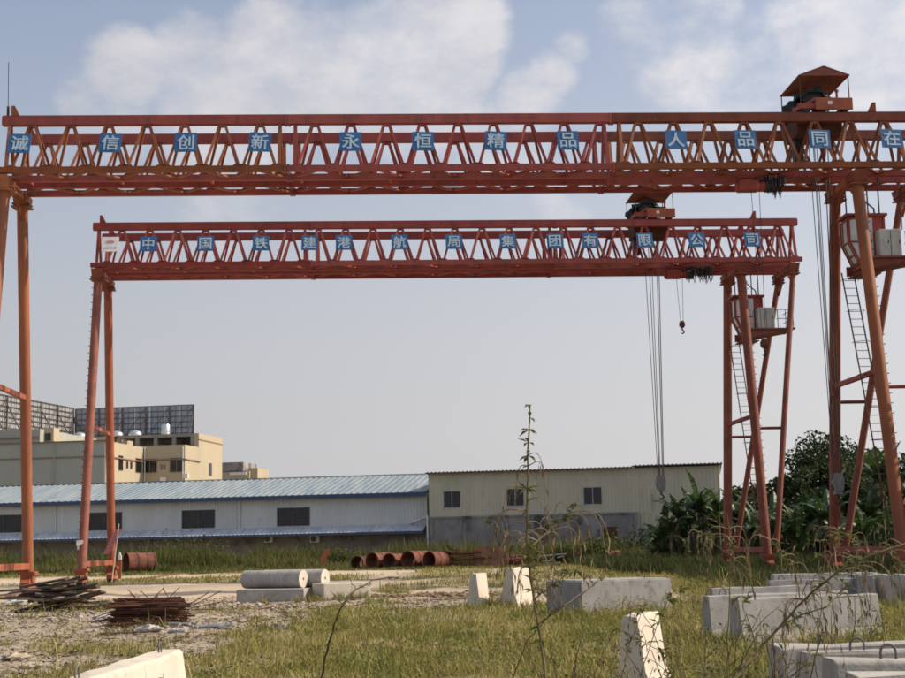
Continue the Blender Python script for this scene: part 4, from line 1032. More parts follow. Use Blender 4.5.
for i in range(170):
    lay = rs.random(); y = rs.gauss(0, .28); z = .03+lay*.62*max(.1, 1-(abs(y)/.75)**2); Lr = rs.uniform(1.2, 1.7); x = rs.gauss(0, .06); a = rs.gauss(0, .13)
    b.tube([(x-Lr/2, y-a*Lr/2, z+rs.gauss(0, .012)), (x+Lr/2, y+a*Lr/2, z+rs.gauss(0, .02))], rs.choice((.012, .014, .02)), 5)
for i in range(40): x = rs.uniform(-.8, .9); b.tube([(x, rs.uniform(-.3, .3), .4), (x+rs.uniform(-.7, .8), rs.uniform(-.5, .4), rs.uniform(.05, .9))], .01, 4)
r = b.build('steel_rod_heap', 'rustdark', None, loc=(p.x+.05, p.y+.5, p.z-.02), rot=(0, 0, .03)); tag(r, 'heap of rusty brown reinforcing rods in the gravel at left', 'rods'); r['kind'] = 'stuff'
for i, (xa, ya, xb, yb, mt, rr, lab) in enumerate(((112, 623, 190, 628, 'plastic', .03, 'pale pole lying in front of the rod heap'), (150, 625, 232, 631, 'conc', .03, 'grey pole beside the rubbish right of the rod heap'), (195, 631, 232, 629, 'bluerag', .04, 'dark blue tube at the right end of the rubbish'), (100, 636, 160, 634, 'wood', .025, 'thin brown pole lying nearest the camera by the rod heap'))):
    a = gp(xa, ya); c = gp(xb, yb); a.z += rr+.03; c.z += rr+.02
    tag(MB().tube([a, a.lerp(c, .5)+Vector((0, 0, -.01)), c], rr, 8).build('pole', mt, None, smooth=True), lab, 'pole')

def rock_mesh(nr, size_fn, pos_fn, name, mt, seed):
    rg = np.random.default_rng(seed)
    ico = bmesh.new(); bmesh.ops.create_icosphere(ico, subdivisions=1, radius=1); vb = np.array([v.co[:] for v in ico.verts]); fb = np.array([[v.index for v in f.verts] for f in ico.faces]); ico.free()
    V = []; T = []
    for i in range(nr):
        x, y = pos_fn(rg); s = size_fn(rg)
        sc_ = s*np.array([rg.uniform(.7, 1.3), rg.uniform(.7, 1.3), rg.uniform(.4, .8)])
        v = vb*(1+rg.normal(0, .16, (len(vb), 1)))*sc_; a = rg.uniform(0, 6.28); c, q = math.cos(a), math.sin(a)
        v = np.stack([v[:, 0]*c-v[:, 1]*q, v[:, 0]*q+v[:, 1]*c, v[:, 2]], 1)+np.array([x, y, float(gz(x, y))+s*.12])
        T.append(fb+len(V)*len(vb)); V.append(v)
    return link(name, fast_mesh(name, np.concatenate(V), tris=np.concatenate(T), mt=mt))
def pos_left(rg):
    while True:
        y = 12+33*rg.random()**.8; x = rg.uniform(-.36, .02)*y
        if masks(x, y)[0] < .35: return x, y
kind(rock_mesh(9000, lambda r: .007+.035*r.random()**4, pos_left, 'gravel', 'stone', 3), 'stuff', 'loose gravel and small stones over the bare ground', 'gravel')
def pos_band(rg):
    y = rg.normal(44.2, .7); return rg.uniform(-4.5, 4), y
kind(rock_mesh(1500, lambda r: .02+.10*r.random()**3, pos_band, 'dirt_clods', 'soil', 4), 'stuff', 'low ridge of brown soil clods behind the slabs', 'soil')
def pos_rub(rg):
    c = [(-6.2, 31.3), (-9.6, 36.8), (-3.9, 38.4), (-11.2, 37.5), (-6.4, 40.2)][rg.integers(5)]; return c[0]+rg.normal(0, .8), c[1]+rg.normal(0, .7)
kind(rock_mesh(900, lambda r: .015+.08*r.random()**4, pos_rub, 'rubble', 'stone', 6), 'stuff', 'broken stone and rubbish round the timber and rod heaps', 'rubble')
rs = random.Random(3)
for i, (px, py, s, mt, lab) in enumerate(((105, 620, .3, 'plastic', 'crumpled pale plastic left of the rod heap'), (20, 606, .45, 'plastic', 'grey-white plastic sheet scrap by the timber heap'), (178, 634, .22, 'plastic', 'small white scrap right of the rod heap'),
        (15, 663, .28, 'soilpale', 'pale lump of broken concrete at the left edge'), (30, 668, .2, 'soilpale', 'smaller pale lump beside the broken concrete'), (278, 630, .22, 'bluerag', 'blue and white plastic scrap on the dirt'), (437, 645, .14, 'soilpale', 'flat pale stone in the grass'), (96, 575, .35, 'conc2', 'pale slab scrap behind the left crane foot'), (150, 633, .3, 'plastic', 'crushed white bag under the poles'))):
    p = gp(px, py); bm = bmesh.new(); bmesh.ops.create_icosphere(bm, subdivisions=3, radius=s*.75); ph = rs.uniform(0, 9)
    for v in bm.verts:
        c = v.co/s; k = 1+.25*math.sin(5*c.x+ph)*math.cos(4*c.y)+.16*math.sin(11*c.y+7*c.z+ph)+rs.uniform(-.10, .10)
        v.co = Vector((v.co.x*1.4, v.co.y*.9, v.co.z*(.42 if mt == 'conc2' else .3)))*k
    me = bpy.data.meshes.new('scrap'); bm.to_mesh(me); bm.free(); me.materials.append(M[mt])
    tag(link('stone_lump' if mt in ('conc2', 'soilpale') else 'plastic_scrap', me, None, (p.x, p.y, p.z+s*.2), (0, 0, rs.uniform(0, 3))), lab, 'stone' if mt in ('conc2', 'soilpale') else 'rubbish')
# flags and papers on the far crane's left legs
def cloth(name, a, b, w, mt, parent=None, seed=1):
    rs = random.Random(seed); q = MB(); a = Vector(a); b = Vector(b); n = 6
    pts = []
    for i in range(n+1):
        c = a.lerp(b, i/n); k = .02*math.sin(i*2.1+seed)
        pts.append((c+Vector((w*(.5+.1*math.sin(i*1.7)), k, 0)), c+Vector((-w*.5, -k+.03*math.cos(i*1.3), 0))))
    for i in range(n): q.quad(pts[i][0], pts[i+1][0], pts[i+1][1], pts[i][1])
    return q.build(name, mt, parent)
p = at(79.5, 545, 65.0); cloth('notice_paper', (p.x, p.y-.02, p.z+.22), (p.x+.05, p.y-.02, p.z-.2), .3, 'white').name = 'notice_paper'
bpy.data.objects['notice_paper'].parent = far; bpy.data.objects['notice_paper'].matrix_parent_inverse = far.matrix_basis.inverted()
p = at(112, 561, 71.5); q = at(119, 524, 71.3)
t = thing('marker_flag', 'red and white marker flag on a stick against the left crane leg', 'flag', (p.x, p.y, 0))
MB().tube([(0, 0, .02), (q.x-p.x, q.y-p.y, q.z)], .02, 6).build('stick', 'white', t)
cloth('cloth', ((q.x-p.x)*.85, -.05, q.z*.92), ((q.x-p.x)*.2-.35, -.08, q.z*.5), .32, M['markred'], t, 3)
p = gp(119.5, 579)
t = thing('marker_post', 'short red marker post with white top beside the left crane leg', 'post', p)
MB().box((0, 0, .55), (.2, .12, 1.2)).build('post_body', 'redorange', t); MB().prism([(-.1, 1.15), (.1, 1.15), (.1, 1.35), (0, 1.6), (-.1, 1.4)], lambda a, b, tt: (a, tt, b), -.06, .06).build('post_top', 'white', t)
p = gp(324, 571)
t = thing('orange_rag', 'orange rag caught on a stick in the far weeds', 'rag', p); MB().tube([(0, 0, 0), (.1, 0, 1.2)], .025, 6).build('stick', 'drystem', t); cloth('cloth', (.25, -.03, 1.5), (-.15, -.03, .5), .4, 'redorange', t, 5)

# ------------------------------------------------------------------ grass and weeds
def blades(name, x, y, z, h, w, mt, rg, bend=.5):
    n = len(x); a = rg.uniform(0, 2*PI, n); la = rg.uniform(0, 2*PI, n); ln = h*bend*rg.random(n)
    dx, dy = np.cos(a)*w/2, np.sin(a)*w/2; lx, ly = np.cos(la)*ln, np.sin(la)*ln
    V = np.empty((n, 5, 3))
    V[:, 0] = np.stack([x-dx, y-dy, z], 1); V[:, 1] = np.stack([x+dx, y+dy, z], 1)
    mx, my, mz = x+lx*.35, y+ly*.35, z+h*.58
    V[:, 2] = np.stack([mx+dx*.8, my+dy*.8, mz], 1); V[:, 3] = np.stack([mx-dx*.8, my-dy*.8, mz], 1)
    V[:, 4] = np.stack([x+lx, y+ly, z+h*(1-.25*ln/np.maximum(h, 1e-6))], 1)
    b = np.arange(n)[:, None]*5
    return link(name, fast_mesh(name, V.reshape(-1, 3), quads=b+np.array([[0, 1, 2, 3]]), tris=b+np.array([[3, 2, 4]]), mt=mt))
def scatter(n, y0, y1, xa, xb, rg, power=1.):
    y = y0+(y1-y0)*rg.random(n)**power; x = (xa+(xb-xa)*rg.random(n))*y
    return x, y
rg = np.random.default_rng(5)
# short grass: density follows the grass cover of the ground
x, y = scatter(380000, 7, 48, -.36, .36, rg, .75)
g_, s_ = masks(x, y); clump = fbm(x*2.2, y*2.2, 31)
keep = rg.random(len(x)) < np.clip(g_*1.1-.08, 0, 1)*(.35+1.1*clump)
x, y = x[keep], y[keep]; clump = clump[keep]
h = (.03+.20*rg.random(len(x))**2)*(.25+1.8*clump**1.3); h *= np.where(rg.random(len(x)) < .02, 2.4, 1)*(1+1.1*sstep(x, 2.2, 4.0)*sstep(fbm(x*.8, y*.8, 77), .35, .6))
kind(blades('field_grass', x, y, gz(x, y)-.01, h, .006+.00034*y+.006*rg.random(len(x)), 'grass', rg, 1.5), 'stuff', 'short dry green grass over the near field', 'grass')
x, y = scatter(130000, 46, 105, -.36, .36, rg, .8)
g_, s_ = masks(x, y); clump = fbm(x*.8, y*.8, 33)
keep = rg.random(len(x)) < np.clip(g_*1.1-.1, 0, 1)*(.3+1.2*clump); x, y = x[keep], y[keep]; clump = clump[keep]
h = (.05+.2*rg.random(len(x))**2)*(.3+1.5*clump)
kind(blades('far_grass', x, y, gz(x, y)-.01, h, .02+.0003*y, 'grass', rg, .8), 'stuff', 'grass of the farther strip between track and shed', 'grass')
# sparse tufts on the bare ground
x, y = scatter(14000, 10, 42, -.36, .0, rg, .8); cl_ = fbm(x*.9, y*.9, 44); k_ = cl_ > .58; x, y = x[k_], y[k_]
kind(blades('sparse_grass', x, y, gz(x, y)-.01, .02+.09*rg.random(len(x))**2, .008+.0003*y, 'grass', rg, 1.6), 'stuff', 'sparse tufts on the bare gravel', 'grass')
# broad-leaved weeds in uneven patches, and dead stalks among the grass
nw = 6500; y = 9+38*rg.random(nw)**.8; x = rg.uniform(-.36, .36, nw)*y; g_, _ = masks(x, y); pt = fbm(x*.55, y*.4, 81)
k_ = rg.random(nw) < np.clip(g_*1.2, 0, 1)*sstep(pt+.12*sstep(x, 1, 4), .38, .58); x, y = x[k_], y[k_]; nw = len(x)
hw = (.06+.26*rg.random(nw)**2)*(1+.5*sstep(x, 1.5, 4)); per = 22
cx = np.repeat(x, per)+rg.normal(0, 1, nw*per)*np.repeat(hw, per)*.38; cy = np.repeat(y, per)+rg.normal(0, 1, nw*per)*np.repeat(hw, per)*.38
cz = gz(cx, cy)+np.repeat(hw, per)*rg.random(nw*per)
dv = rg.normal(0, 1, (nw*per, 3)); dv[:, 2] = np.abs(dv[:, 2])*.6; dv /= np.linalg.norm(dv, axis=1)[:, None]; ev = np.cross(dv, rg.normal(0, 1, (nw*per, 3))); ev /= np.linalg.norm(ev, axis=1)[:, None]
sz = (.022+.05*rg.random(nw*per))[:, None]; cc = np.stack([cx, cy, cz], 1)
V = np.stack([cc, cc+dv*sz*.5+ev*sz*.28, cc+dv*sz, cc+dv*sz*.5-ev*sz*.28], 1)
M['fieldweed'] = leafmat('field_weed_leaf', [(.085, .105, .027), (.15, .17, .045), (.24, .22, .08)], .35, scale=.8)
kind(link('field_weeds', fast_mesh('field_weeds', V.reshape(-1, 3), quads=np.arange(nw*per*4).reshape(-1, 4), mt='fieldweed')), 'stuff', 'low broad-leaved weeds in patches through the grass', 'weeds')
nw = 7000; y = 9+36*rg.random(nw)**.8; x = rg.uniform(-.3, .36, nw)*y; g_, _ = masks(x, y); pt = fbm(x*.4+9, y*.35, 83)
k_ = rg.random(nw) < np.clip(g_, 0, 1)*sstep(pt, .42, .6); x, y = x[k_], y[k_]
M['deadstalk'] = leafmat('dead_stalk', [(.13, .085, .045), (.24, .17, .085), (.36, .28, .16)], .15, scale=1)
kind(blades('dead_stalks', x, y, gz(x, y)-.01, .15+.4*rg.random(len(x))**1.5, .006+.00016*y, 'deadstalk', rg, .9), 'stuff', 'dead brown stalks standing among the grass', 'weeds')
# longer tufts left standing round the concrete
FOOT += [(2.55, 33.6, 1.05, 2.5, .2), (-5.4, 41.6, 1.5, 2.0, .3), (-3.9, 41.9, 1.2, 1.6, .3)]
tx, ty, th_ = [], [], []
for (fx, fy, fa, fl, fw) in FOOT:
    n = int(520*fl)
    tt = rg.uniform(-.06, fl+.06, n); side = rg.choice([-1, 1], n)*(fw+.02+np.abs(rg.normal(0, .09, n)))
    k_ = rg.random(n) < .22; tt = np.where(k_, -.03-np.abs(rg.normal(0, .08, n)), tt); side = np.where(k_, rg.uniform(-fw, fw, n), side)
    x = fx+math.sin(fa)*tt+math.cos(fa)*side; y = fy+math.cos(fa)*tt-math.sin(fa)*side
    cl_ = fbm(x*2.5, y*2.5, 91); k_ = rg.random(n) < sstep(cl_, .3, .6); tx.append(x[k_]); ty.append(y[k_]); th_.append((.05+.32*rg.random(k_.sum())**1.6)*(.4+cl_[k_]))
x, y, h = np.concatenate(tx), np.concatenate(ty), np.concatenate(th_)
kind(blades('barrier_side_grass', x, y, gz(x, y)-.01, h, .007+.0003*y, 'grass', rg, .8), 'stuff', 'longer grass tufts round the feet of the concrete', 'grass')
# rank weeds in front of the sheds
def weed_h(x, y):
    n = fbm(x*.22, y*.3, 51); m_ = fbm(x*.7, y*.7, 52)
    base = .8+1.7*sstep(n, .38, .66)
    left = np.exp(-((x+20.5)/4.5)**2)*1.0
    base = base*(.55+.8*m_)+left*.7*m_
    return np.clip(base*(.12+.88*sstep(y, 102, 118)), .12, 2.6)
n_ = 150000
y = 100+27*rg.random(n_); x = -48+80*rg.random(n_)
dl = y-(129.0-.16*x); k_ = (dl < -.4)
x, y = x[k_], y[k_]; hh = weed_h(x, y); m_ = fbm(x*1.3, y*1.3, 55); k_ = rg.random(len(x)) < .25+1.1*m_
# keep the casings and the scrap in sight: only low growth in front of them
front = (y < 106) & (x > -8) & (x < 14); hh = np.where(front, np.minimum(hh, .3), hh)
x, y, hh = x[k_], y[k_], hh[k_]
kind(blades('rank_weeds', x, y, gz(x, y)-.02, hh*(.45+.6*rg.random(len(x))), .05+.05*rg.random(len(x)), 'weeds', rg, .5), 'stuff', 'rank olive weeds growing along the foot of the sheds', 'weeds')
x = rg.uniform(8, 32, 46000); y = 66+44*rg.random(len(x)); m_ = fbm(x*.6, y*.6, 61); k_ = rg.random(len(x)) < .2+m_; x, y, m_ = x[k_], y[k_], m_[k_]
kind(blades('undergrowth', x, y, gz(x, y)-.02, (.3+1.0*m_)*(.4+.7*rg.random(len(x))), .04+.04*rg.random(len(x)), 'darkweeds', rg, .6), 'stuff', 'dense green undergrowth round the right crane legs', 'weeds')

x = rg.uniform(7.5, 20, 40000); y = 41+26*rg.random(len(x)); m_ = fbm(x*.7, y*.5, 63)
k_ = (rg.random(len(x)) < .15+1.1*m_) & (x > 7.2+.10*(y-41)+2*(m_-.5)); x, y, m_ = x[k_], y[k_], m_[k_]
kind(blades('trackside_weeds', x, y, gz(x, y)-.02, (.12+.75*sstep(m_, .3, .75))*(.4+.7*rg.random(len(x))), .022+.02*rg.random(len(x)), 'darkweeds', rg, .7), 'stuff', 'green weeds between the right-hand barriers and the crane rail', 'weeds')
# fallen leaves, chips and litter on the bare ground
n_ = 11000; y = 13+32*rg.random(n_)**.8; x = rg.uniform(-.36, .04, n_)*y; k_ = masks(x, y)[0] < .5; x, y = x[k_], y[k_]; n_ = len(x)
a_ = rg.uniform(0, 6.28, n_); l_ = .02+.09*rg.random(n_)**3; w_ = .008+.02*rg.random(n_)
ca_, sa_ = np.cos(a_), np.sin(a_); zz = gz(x, y)+.035+.03*rg.random(n_)
V = np.stack([np.stack([x+ca_*l_*p-sa_*w_*q, y+sa_*l_*p+ca_*w_*q, zz+rg.uniform(-.02, .02, n_)], 1) for p, q in ((-1, -1), (1, -1), (1, 1), (-1, 1))], 1)
M['litter'] = leafmat('dry_litter', [(.04, .03, .02), (.10, .07, .045), (.20, .15, .095), (.48, .44, .38)], .1, scale=3)
kind(link('ground_litter', fast_mesh('ground_litter', V.reshape(-1, 3), quads=np.arange(n_*4).reshape(-1, 4), mt='litter')), 'stuff', 'dead leaves, chips and litter over the bare ground', 'litter')

# ------------------------------------------------------------------ trees, banana plants and shrubs
def leaf_quads(cen, size, rg, aspect=.5, droop=.3):
    n = len(cen); d = rg.normal(0, 1, (n, 3)); d[:, 2] -= droop; d /= np.linalg.norm(d, axis=1)[:, None]
    e = rg.normal(0, 1, (n, 3)); e -= d*(e*d).sum(1)[:, None]; e /= np.linalg.norm(e, axis=1)[:, None]
    s = (size*(.6+.8*rg.random(n)))[:, None]
    V = np.stack([cen-d*s*.5, cen+e*s*aspect*.5, cen+d*s*.5, cen-e*s*aspect*.5], 1)
    return V.reshape(-1, 3), np.arange(n*4).reshape(n, 4)
def tree(x, y, h, rx, ry, rz_, label, mt, nl, leaf, seed, group='trees at the right of the yard', nclump=46, low=.25):
    rg = np.random.default_rng(seed); rs = random.Random(seed)
    z0 = float(gz(x, y)); r = thing('broadleaf_tree', label, 'tree', (x, y, z0), 0, group)
    cz = h-rz_
    cl = []
    while len(cl) < nclump:
        v = rg.normal(0, 1, 3); v /= np.linalg.norm(v); q = rg.uniform(.35, 1)**.6*(1.22 if rg.random() < .22 else .95)
        p = np.array([v[0]*rx*q, v[1]*ry*q, cz+v[2]*rz_*q])
        if p[2] > low*h*.5: cl.append(p)
    tr = MB(); top = Vector((rs.uniform(-.3, .3), 0, cz)); tr.tube([(0, 0, -.1), (.05, 0, h*.2), top*.7, top], [.05*h*.55, .04*h*.5, .028*h*.5, .012*h*.5], 9)
    tr.build('trunk', 'bark', r, smooth=True)
    lb = MB()
    for p in cl[::3]:
        s = top*rs.uniform(.35, .9); p = Vector(p); lb.tube([s, s.lerp(p, .5)+Vector((0, 0, .15)), p], [.012*h*.55, .008*h*.5, .01], 5)
    lb.build('limbs', 'bark', r)
    per = nl//nclump; V = []
    for p in cl:
        s = rg.uniform(.55, 1.15)*min(rx, rz_)*.30; c = rg.normal(0, 1, (per, 3)); c /= np.maximum(1, np.linalg.norm(c, axis=1)/1.6)[:, None]
        V.append(p+c*np.array([s, s, s*.75]))
    V, Q = leaf_quads(np.concatenate(V), leaf, rg)
    link('crown', fast_mesh('crown', V, quads=Q, mt=mt), r)
    return r
for i, (px, py, d, rx, ry, rz_, lab, mt, nl) in enumerate((
    (828, 436, 108, 3.4, 3.0, 3.6, 'tallest dark tree between the two right crane legs', 'treeleaf', 14000),
    (800, 466, 104, 2.2, 2.2, 2.8, 'lower bushy tree left of the tallest dark tree', 'treeleaf', 9000),
    (872, 462, 112, 3.4, 3.0, 3.2, 'dark tree behind the nearer crane right legs', 'treeleaf2', 12000),
    (918, 446, 104, 3.0, 3.0, 3.6, 'tree cut by the right edge of the photo', 'treeleaf', 10000),
    (748, 486, 118, 2.6, 2.4, 1.9, 'small olive tree seen between the farther crane legs', 'treeleaf2', 7000),
    (782, 492, 116, 2.6, 2.4, 2.0, 'low olive tree right of the farther crane legs', 'treeleaf2', 7000),
    (850, 484, 98, 2.8, 2.2, 2.4, 'low dark tree in front of the tallest one', 'treeleaf', 9000),
    (762, 503, 106, 2.6, 2.2, 2.0, 'dark bushy tree low behind the farther crane right legs', 'treeleaf', 9000),
    (812, 497, 99, 2.6, 2.2, 2.2, 'dark bushy tree low between the two cranes', 'treeleaf', 9000),
    (884, 488, 100, 2.8, 2.2, 2.6, 'dark bushy tree behind the hook of the nearer crane, to its right', 'treeleaf', 9000),
    (990, 440, 110, 4.0, 3.5, 4.0, 'tree standing beyond the right edge of the frame', 'treeleaf2', 5000),
    (1035, 330, 52, 3.2, 3.4, 3.8, 'trackside tree outside the right edge, nearest the camera', 'treeleaf', 9000), (1040, 350, 62, 3.3, 3.6, 3.8, 'trackside tree outside the right edge, second from the camera', 'treeleaf', 9000), (1035, 370, 74, 3.5, 3.8, 4.0, 'trackside tree outside the right edge, farthest from the camera', 'treeleaf', 9000))):
    p = at(px, py, d); tree(p.x, d, p.z, rx, ry, rz_, lab, mt, nl, .34, 100+i)
def shrub(x, y, rx, rz_, label, mt, nl, leaf, seed, group):
    rg = np.random.default_rng(seed); r = thing('shrub', label, 'shrub', (x, y, float(gz(x, y))), 0, group)
    st = MB(); rs = random.Random(seed)
    for i in range(7): a = rs.uniform(0, 6.28); st.tube([(0, 0, -.05), (math.cos(a)*rx*.3, math.sin(a)*rx*.3, rz_*.6), (math.cos(a)*rx*.6, math.sin(a)*rx*.6, rz_*1.2)], [.03, .02, .01], 5)
    st.build('stem', 'bark', r)
    c = rg.normal(0, 1, (12, 3))*np.array([rx*.5, rx*.4, rz_*.4])+np.array([0, 0, rz_]); V = np.concatenate([q+rg.normal(0, .28*rx, (nl//12, 3)) for q in c]); V[:, 2] = np.abs(V[:, 2])
    V, Q = leaf_quads(V, leaf, rg); link('crown', fast_mesh('crown', V, quads=Q, mt=mt), r)
for i, (px, d, rx, rz_, mt, lab) in enumerate(((590, 107, 1.5, .9, 'bushleaf', 'green leafy shrub behind the tall weed against the stained wall'), (566, 109, 1.1, .7, 'bushleaf', 'smaller leafy shrub left of the green one'), (640, 112, 1.9, 1.0, 'treeleaf2', 'dark shrub left of the banana plants'), (615, 116, 1.6, .9, 'weeds', 'olive shrub below the end of the concrete base'),
        (185, 121, 2.2, 1.1, 'weeds', 'tall olive shrub in front of the shed, right of the lone casing'), (205, 119, 1.8, .9, 'weeds', 'olive shrub right of the tall one by the shed'), (340, 118, 1.2, .7, 'weeds', 'yellowish shrub left of the casing row'), (165, 122, 1.6, .9, 'weeds', 'olive shrub behind the lone casing'))):
    x = at(px, 560, d).x; shrub(x, d, rx, rz_, lab, mt, 1600, .2, 300+i, 'shrubs along the sheds')

def banana_leaf_mesh(Lf, wd, arch, seed, mt='banana'):
    rs = random.Random(seed); n = 16; V = []; F = []
    pts = []; ang = 1.25; p = Vector((0, 0, 0)); st = Lf/n
    for i in range(n+1):
        pts.append(p.copy()); ang -= arch/n*(.4+1.3*i/n); p = p+Vector((math.cos(ang)*st, 0, math.sin(ang)*st))
    mb = MB()
    for sd in (-1, 1):
        for i in range(2, n):
            t0, t1 = i/n, (i+1)/n
            w0 = wd*math.sin(PI*min(1, (t0-.08)/.92)**.8)**.6 if t0 > .1 else .02; w1 = wd*max(.02, math.sin(PI*min(1, (t1-.08)/.92)**.8))**.6
            g_ = .08*st if rs.random() < .55 else -.0; dr = rs.uniform(.15, .5); dr2 = dr+rs.uniform(-.06, .06)
            a, b = pts[i], pts[i+1]
            mb.quad(a, b, b+Vector((.05-g_, sd*w1*math.cos(dr2), -w1*math.sin(dr2))), a+Vector((.05+g_, sd*w0*math.cos(dr), -w0*math.sin(dr))))
    mb.tube(pts, [.035]*3+[.022]*(n-4)+[.01, .006], 5)
    return mb.mesh('leaf', mt)
BL = [banana_leaf_mesh(random.uniform(1.9, 2.8), random.uniform(.26, .36), a, i) for i, a in enumerate((.9, 1.5, 2.0, 2.5, 1.2, 1.8))]
M['deadbanana'] = leafmat('dead_banana_leaf', [(.12, .085, .045), (.2, .15, .08), (.28, .21, .12)], .2)
BLD = [banana_leaf_mesh(1.8, .16, 1.2, 50+i, 'deadbanana') for i in range(2)]
bspots = []
rs = random.Random(21)
for (xa, xb, da, db, n, ha, hb_) in ((655, 735, 92, 99, 15, 1.5, 3.6), (735, 800, 88, 102, 12, 1.4, 2.9), (800, 905, 82, 96, 13, 1.3, 2.8), (872, 930, 84, 90, 7, 4.2, 5.6)):
    for i in range(n): bspots.append((xa+(xb-xa)*(i+rs.random())/n, rs.uniform(da, db), rs.uniform(ha, hb_)))
ORD = ['first', 'second', 'third', 'fourth', 'fifth', 'sixth', 'seventh', 'eighth', 'ninth', 'tenth', 'eleventh', 'twelfth', 'thirteenth', 'fourteenth', 'fifteenth', 'sixteenth']
bcount = {}
bspots = sorted(bspots[:40])+sorted(bspots[40:])
for i, (px, d, hs) in enumerate(bspots):
    x = at(px, 550, d).x
    if px < 672: hs *= .55
    side = 'left of the farther crane right legs' if px < 722 else 'among the farther crane right legs' if px < 800 else 'around the nearer crane right legs' if i < 40 else 'at the right edge, tall and bright'
    bcount[side] = bcount.get(side, -1)+1
    r = thing('banana_plant', ORD[bcount[side]]+' banana plant from the left, '+side, 'banana plant', (x, d, float(gz(x, d))), rs.uniform(0, 6), 'banana plants '+side)
    MB().tube([(0, 0, -.05), (.03, 0, hs*.5), (0, 0, hs)], [.14, .12, .08], 8).build('stem', 'bananastem', r, smooth=True)
    nl = rs.randint(8, 11)
    for k in range(nl):
        o = link('leaf', BL[rs.randrange(6)], r, (0, 0, hs-.15-.1*(k % 3)), (rs.uniform(-.15, .15), rs.uniform(-.45, .25), k*2.4+rs.uniform(-.3, .3))); o.scale = [rs.uniform(.75, 1.1)]*3
    for k in range(3):
        o = link('dead_leaf', BLD[rs.randrange(2)], r, (0, 0, hs-.25-.2*k), (rs.uniform(-.2, .2), rs.uniform(.9, 1.5), rs.uniform(0, 6.28))); o.scale = [rs.uniform(.5, .8)]*3
    if hs < 2.2:
        for k in range(5): o = link('leaf', BL[rs.randrange(6)], r, (0, 0, hs*.4), (0, rs.uniform(-.2, .4), rs.uniform(0, 6.28))); o.scale = [.8]*3

# ------------------------------------------------------------------ tall weeds close to the camera
def small_leaf(mb, p, d, L_, w):
    d = Vector(d).normalized(); s = d.cross(Vector((0, 0, 1))); s = s.normalized() if s.length > .01 else Vector((1, 0, 0)); p = Vector(p)
    u = s.cross(d)*.15*L_
    mb.quad(p, p+d*L_*.45+s*w/2+u, p+d*L_); mb.quad(p, p+d*L_, p+d*L_*.45-s*w/2+u)
def weed(label, d, strands, leaves, droops, seed, stem='drystem', leafm='weedleaf', group='tall weeds close to the camera', root=None):
    """strands: pixel polylines with thickness in mm; each is bent out of the picture plane as it rises"""
    rs = random.Random(seed)
    x0, y0 = strands[0][0][0]
    base = at(x0, y0, d); zg = float(gz(base.x, d)); rootp = Vector((base.x+(root or 0), d, zg))
    t = thing('tall_weed', label, 'weed', rootp, 0, group)
    st = MB(); lf = MB(); dr = MB(); allp = []
    for j, (poly, th) in enumerate(strands):
        ph = rs.uniform(0, 6); pts = [at(px, py, d+(.10*math.sin(i*.9+ph)+.05*j*(-1)**j)*(0 if (j and i == 0) else 1))-rootp for i, (px, py) in enumerate(poly)]
        if j == 0: pts = [Vector((0, 0, -.03)), pts[0]*.5+Vector((.03, 0, 0))]+pts if pts[0].z > .05 else pts
        sm = []
        for a, b in zip(pts, pts[1:]):
            for q in range(4): sm.append(a.lerp(b, q/4)+Vector((rs.uniform(-1, 1), rs.uniform(-1, 1), 0))*.004)
        sm.append(pts[-1]); n = len(sm)
        st.tube(sm, [th/1000*(1-.7*i/n) for i in range(n)], 6); allp.append(sm)
    st.build('stem', stem, t, smooth=True)
    for (j, f0, f1, n, L_) in leaves:
        sm = allp[j]
        for i in range(n):
            p = sm[min(len(sm)-1, int(len(sm)*rs.uniform(f0, f1)))]; a = rs.uniform(0, 6.28)
            for _ in range(rs.choice((1, 2, 2, 3))): a += rs.uniform(.3, 1.2); small_leaf(lf, p, (math.cos(a), math.sin(a), rs.uniform(-.9, .6)), L_*rs.uniform(.6, 1.25), L_*.36)
    if leaves: lf.build('foliage', leafm, t)
    for (j, f0, f1, n, L_) in droops:
        sm = allp[j]
        for i in range(n):
            p = sm[min(len(sm)-1, int(len(sm)*rs.uniform(f0, f1)))]; a = rs.choice((-1, 1))*rs.uniform(.2, 1); b = rs.uniform(-1, 1); l = L_*rs.uniform(.5, 1.2)
            hz_ = rs.uniform(.08, .3); dp = rs.uniform(.5, 1.0)
            q = [p+Vector((a*(1-math.exp(-2.2*f))*.8, b*.5*f, hz_*math.sin(min(f*2.6, 2.2))-dp*f*f))*l for f in np.linspace(0, 1, 9)]
            dr.tube(q, [.0021-.0011*k/8 for k in range(9)], 4)
            for k in (5, 6, 7, 8):
                if rs.random() < .6: small_leaf(dr, q[k], (rs.uniform(-.3, .3), rs.uniform(-.3, .3), -1), .03*L_/.15, .006)
    if droops: dr.build('seed_stalks', 'stalk', t)['kind'] = 'stuff'
    return t
weed('tallest weed, a straight stalk rising past the cream shed roof', 6.0,
     [([(548, 690), (541, 640), (533, 590), (527, 545), (527, 500), (528, 455), (530, 405)], 10),
      ([(526, 545), (508, 534), (490, 524), (476, 516)], 3), ([(529, 548), (545, 534), (562, 520), (577, 505)], 4), ([(533, 600), (552, 585), (575, 570)], 3), ([(528, 500), (536, 480), (540, 462)], 2),
      ([(538, 625), (565, 605), (590, 588), (607, 574)], 3)],
     [(0, .55, .98, 26, .05), (2, .4, 1, 10, .05), (0, .3, .55, 12, .045), (1, .5, 1, 3, .04), (3, .3, 1, 6, .05)], [(0, .45, .85, 22, .20), (2, .1, 1, 18, .28), (1, .3, 1, 4, .18), (3, 0, 1, 8, .2)], 1)
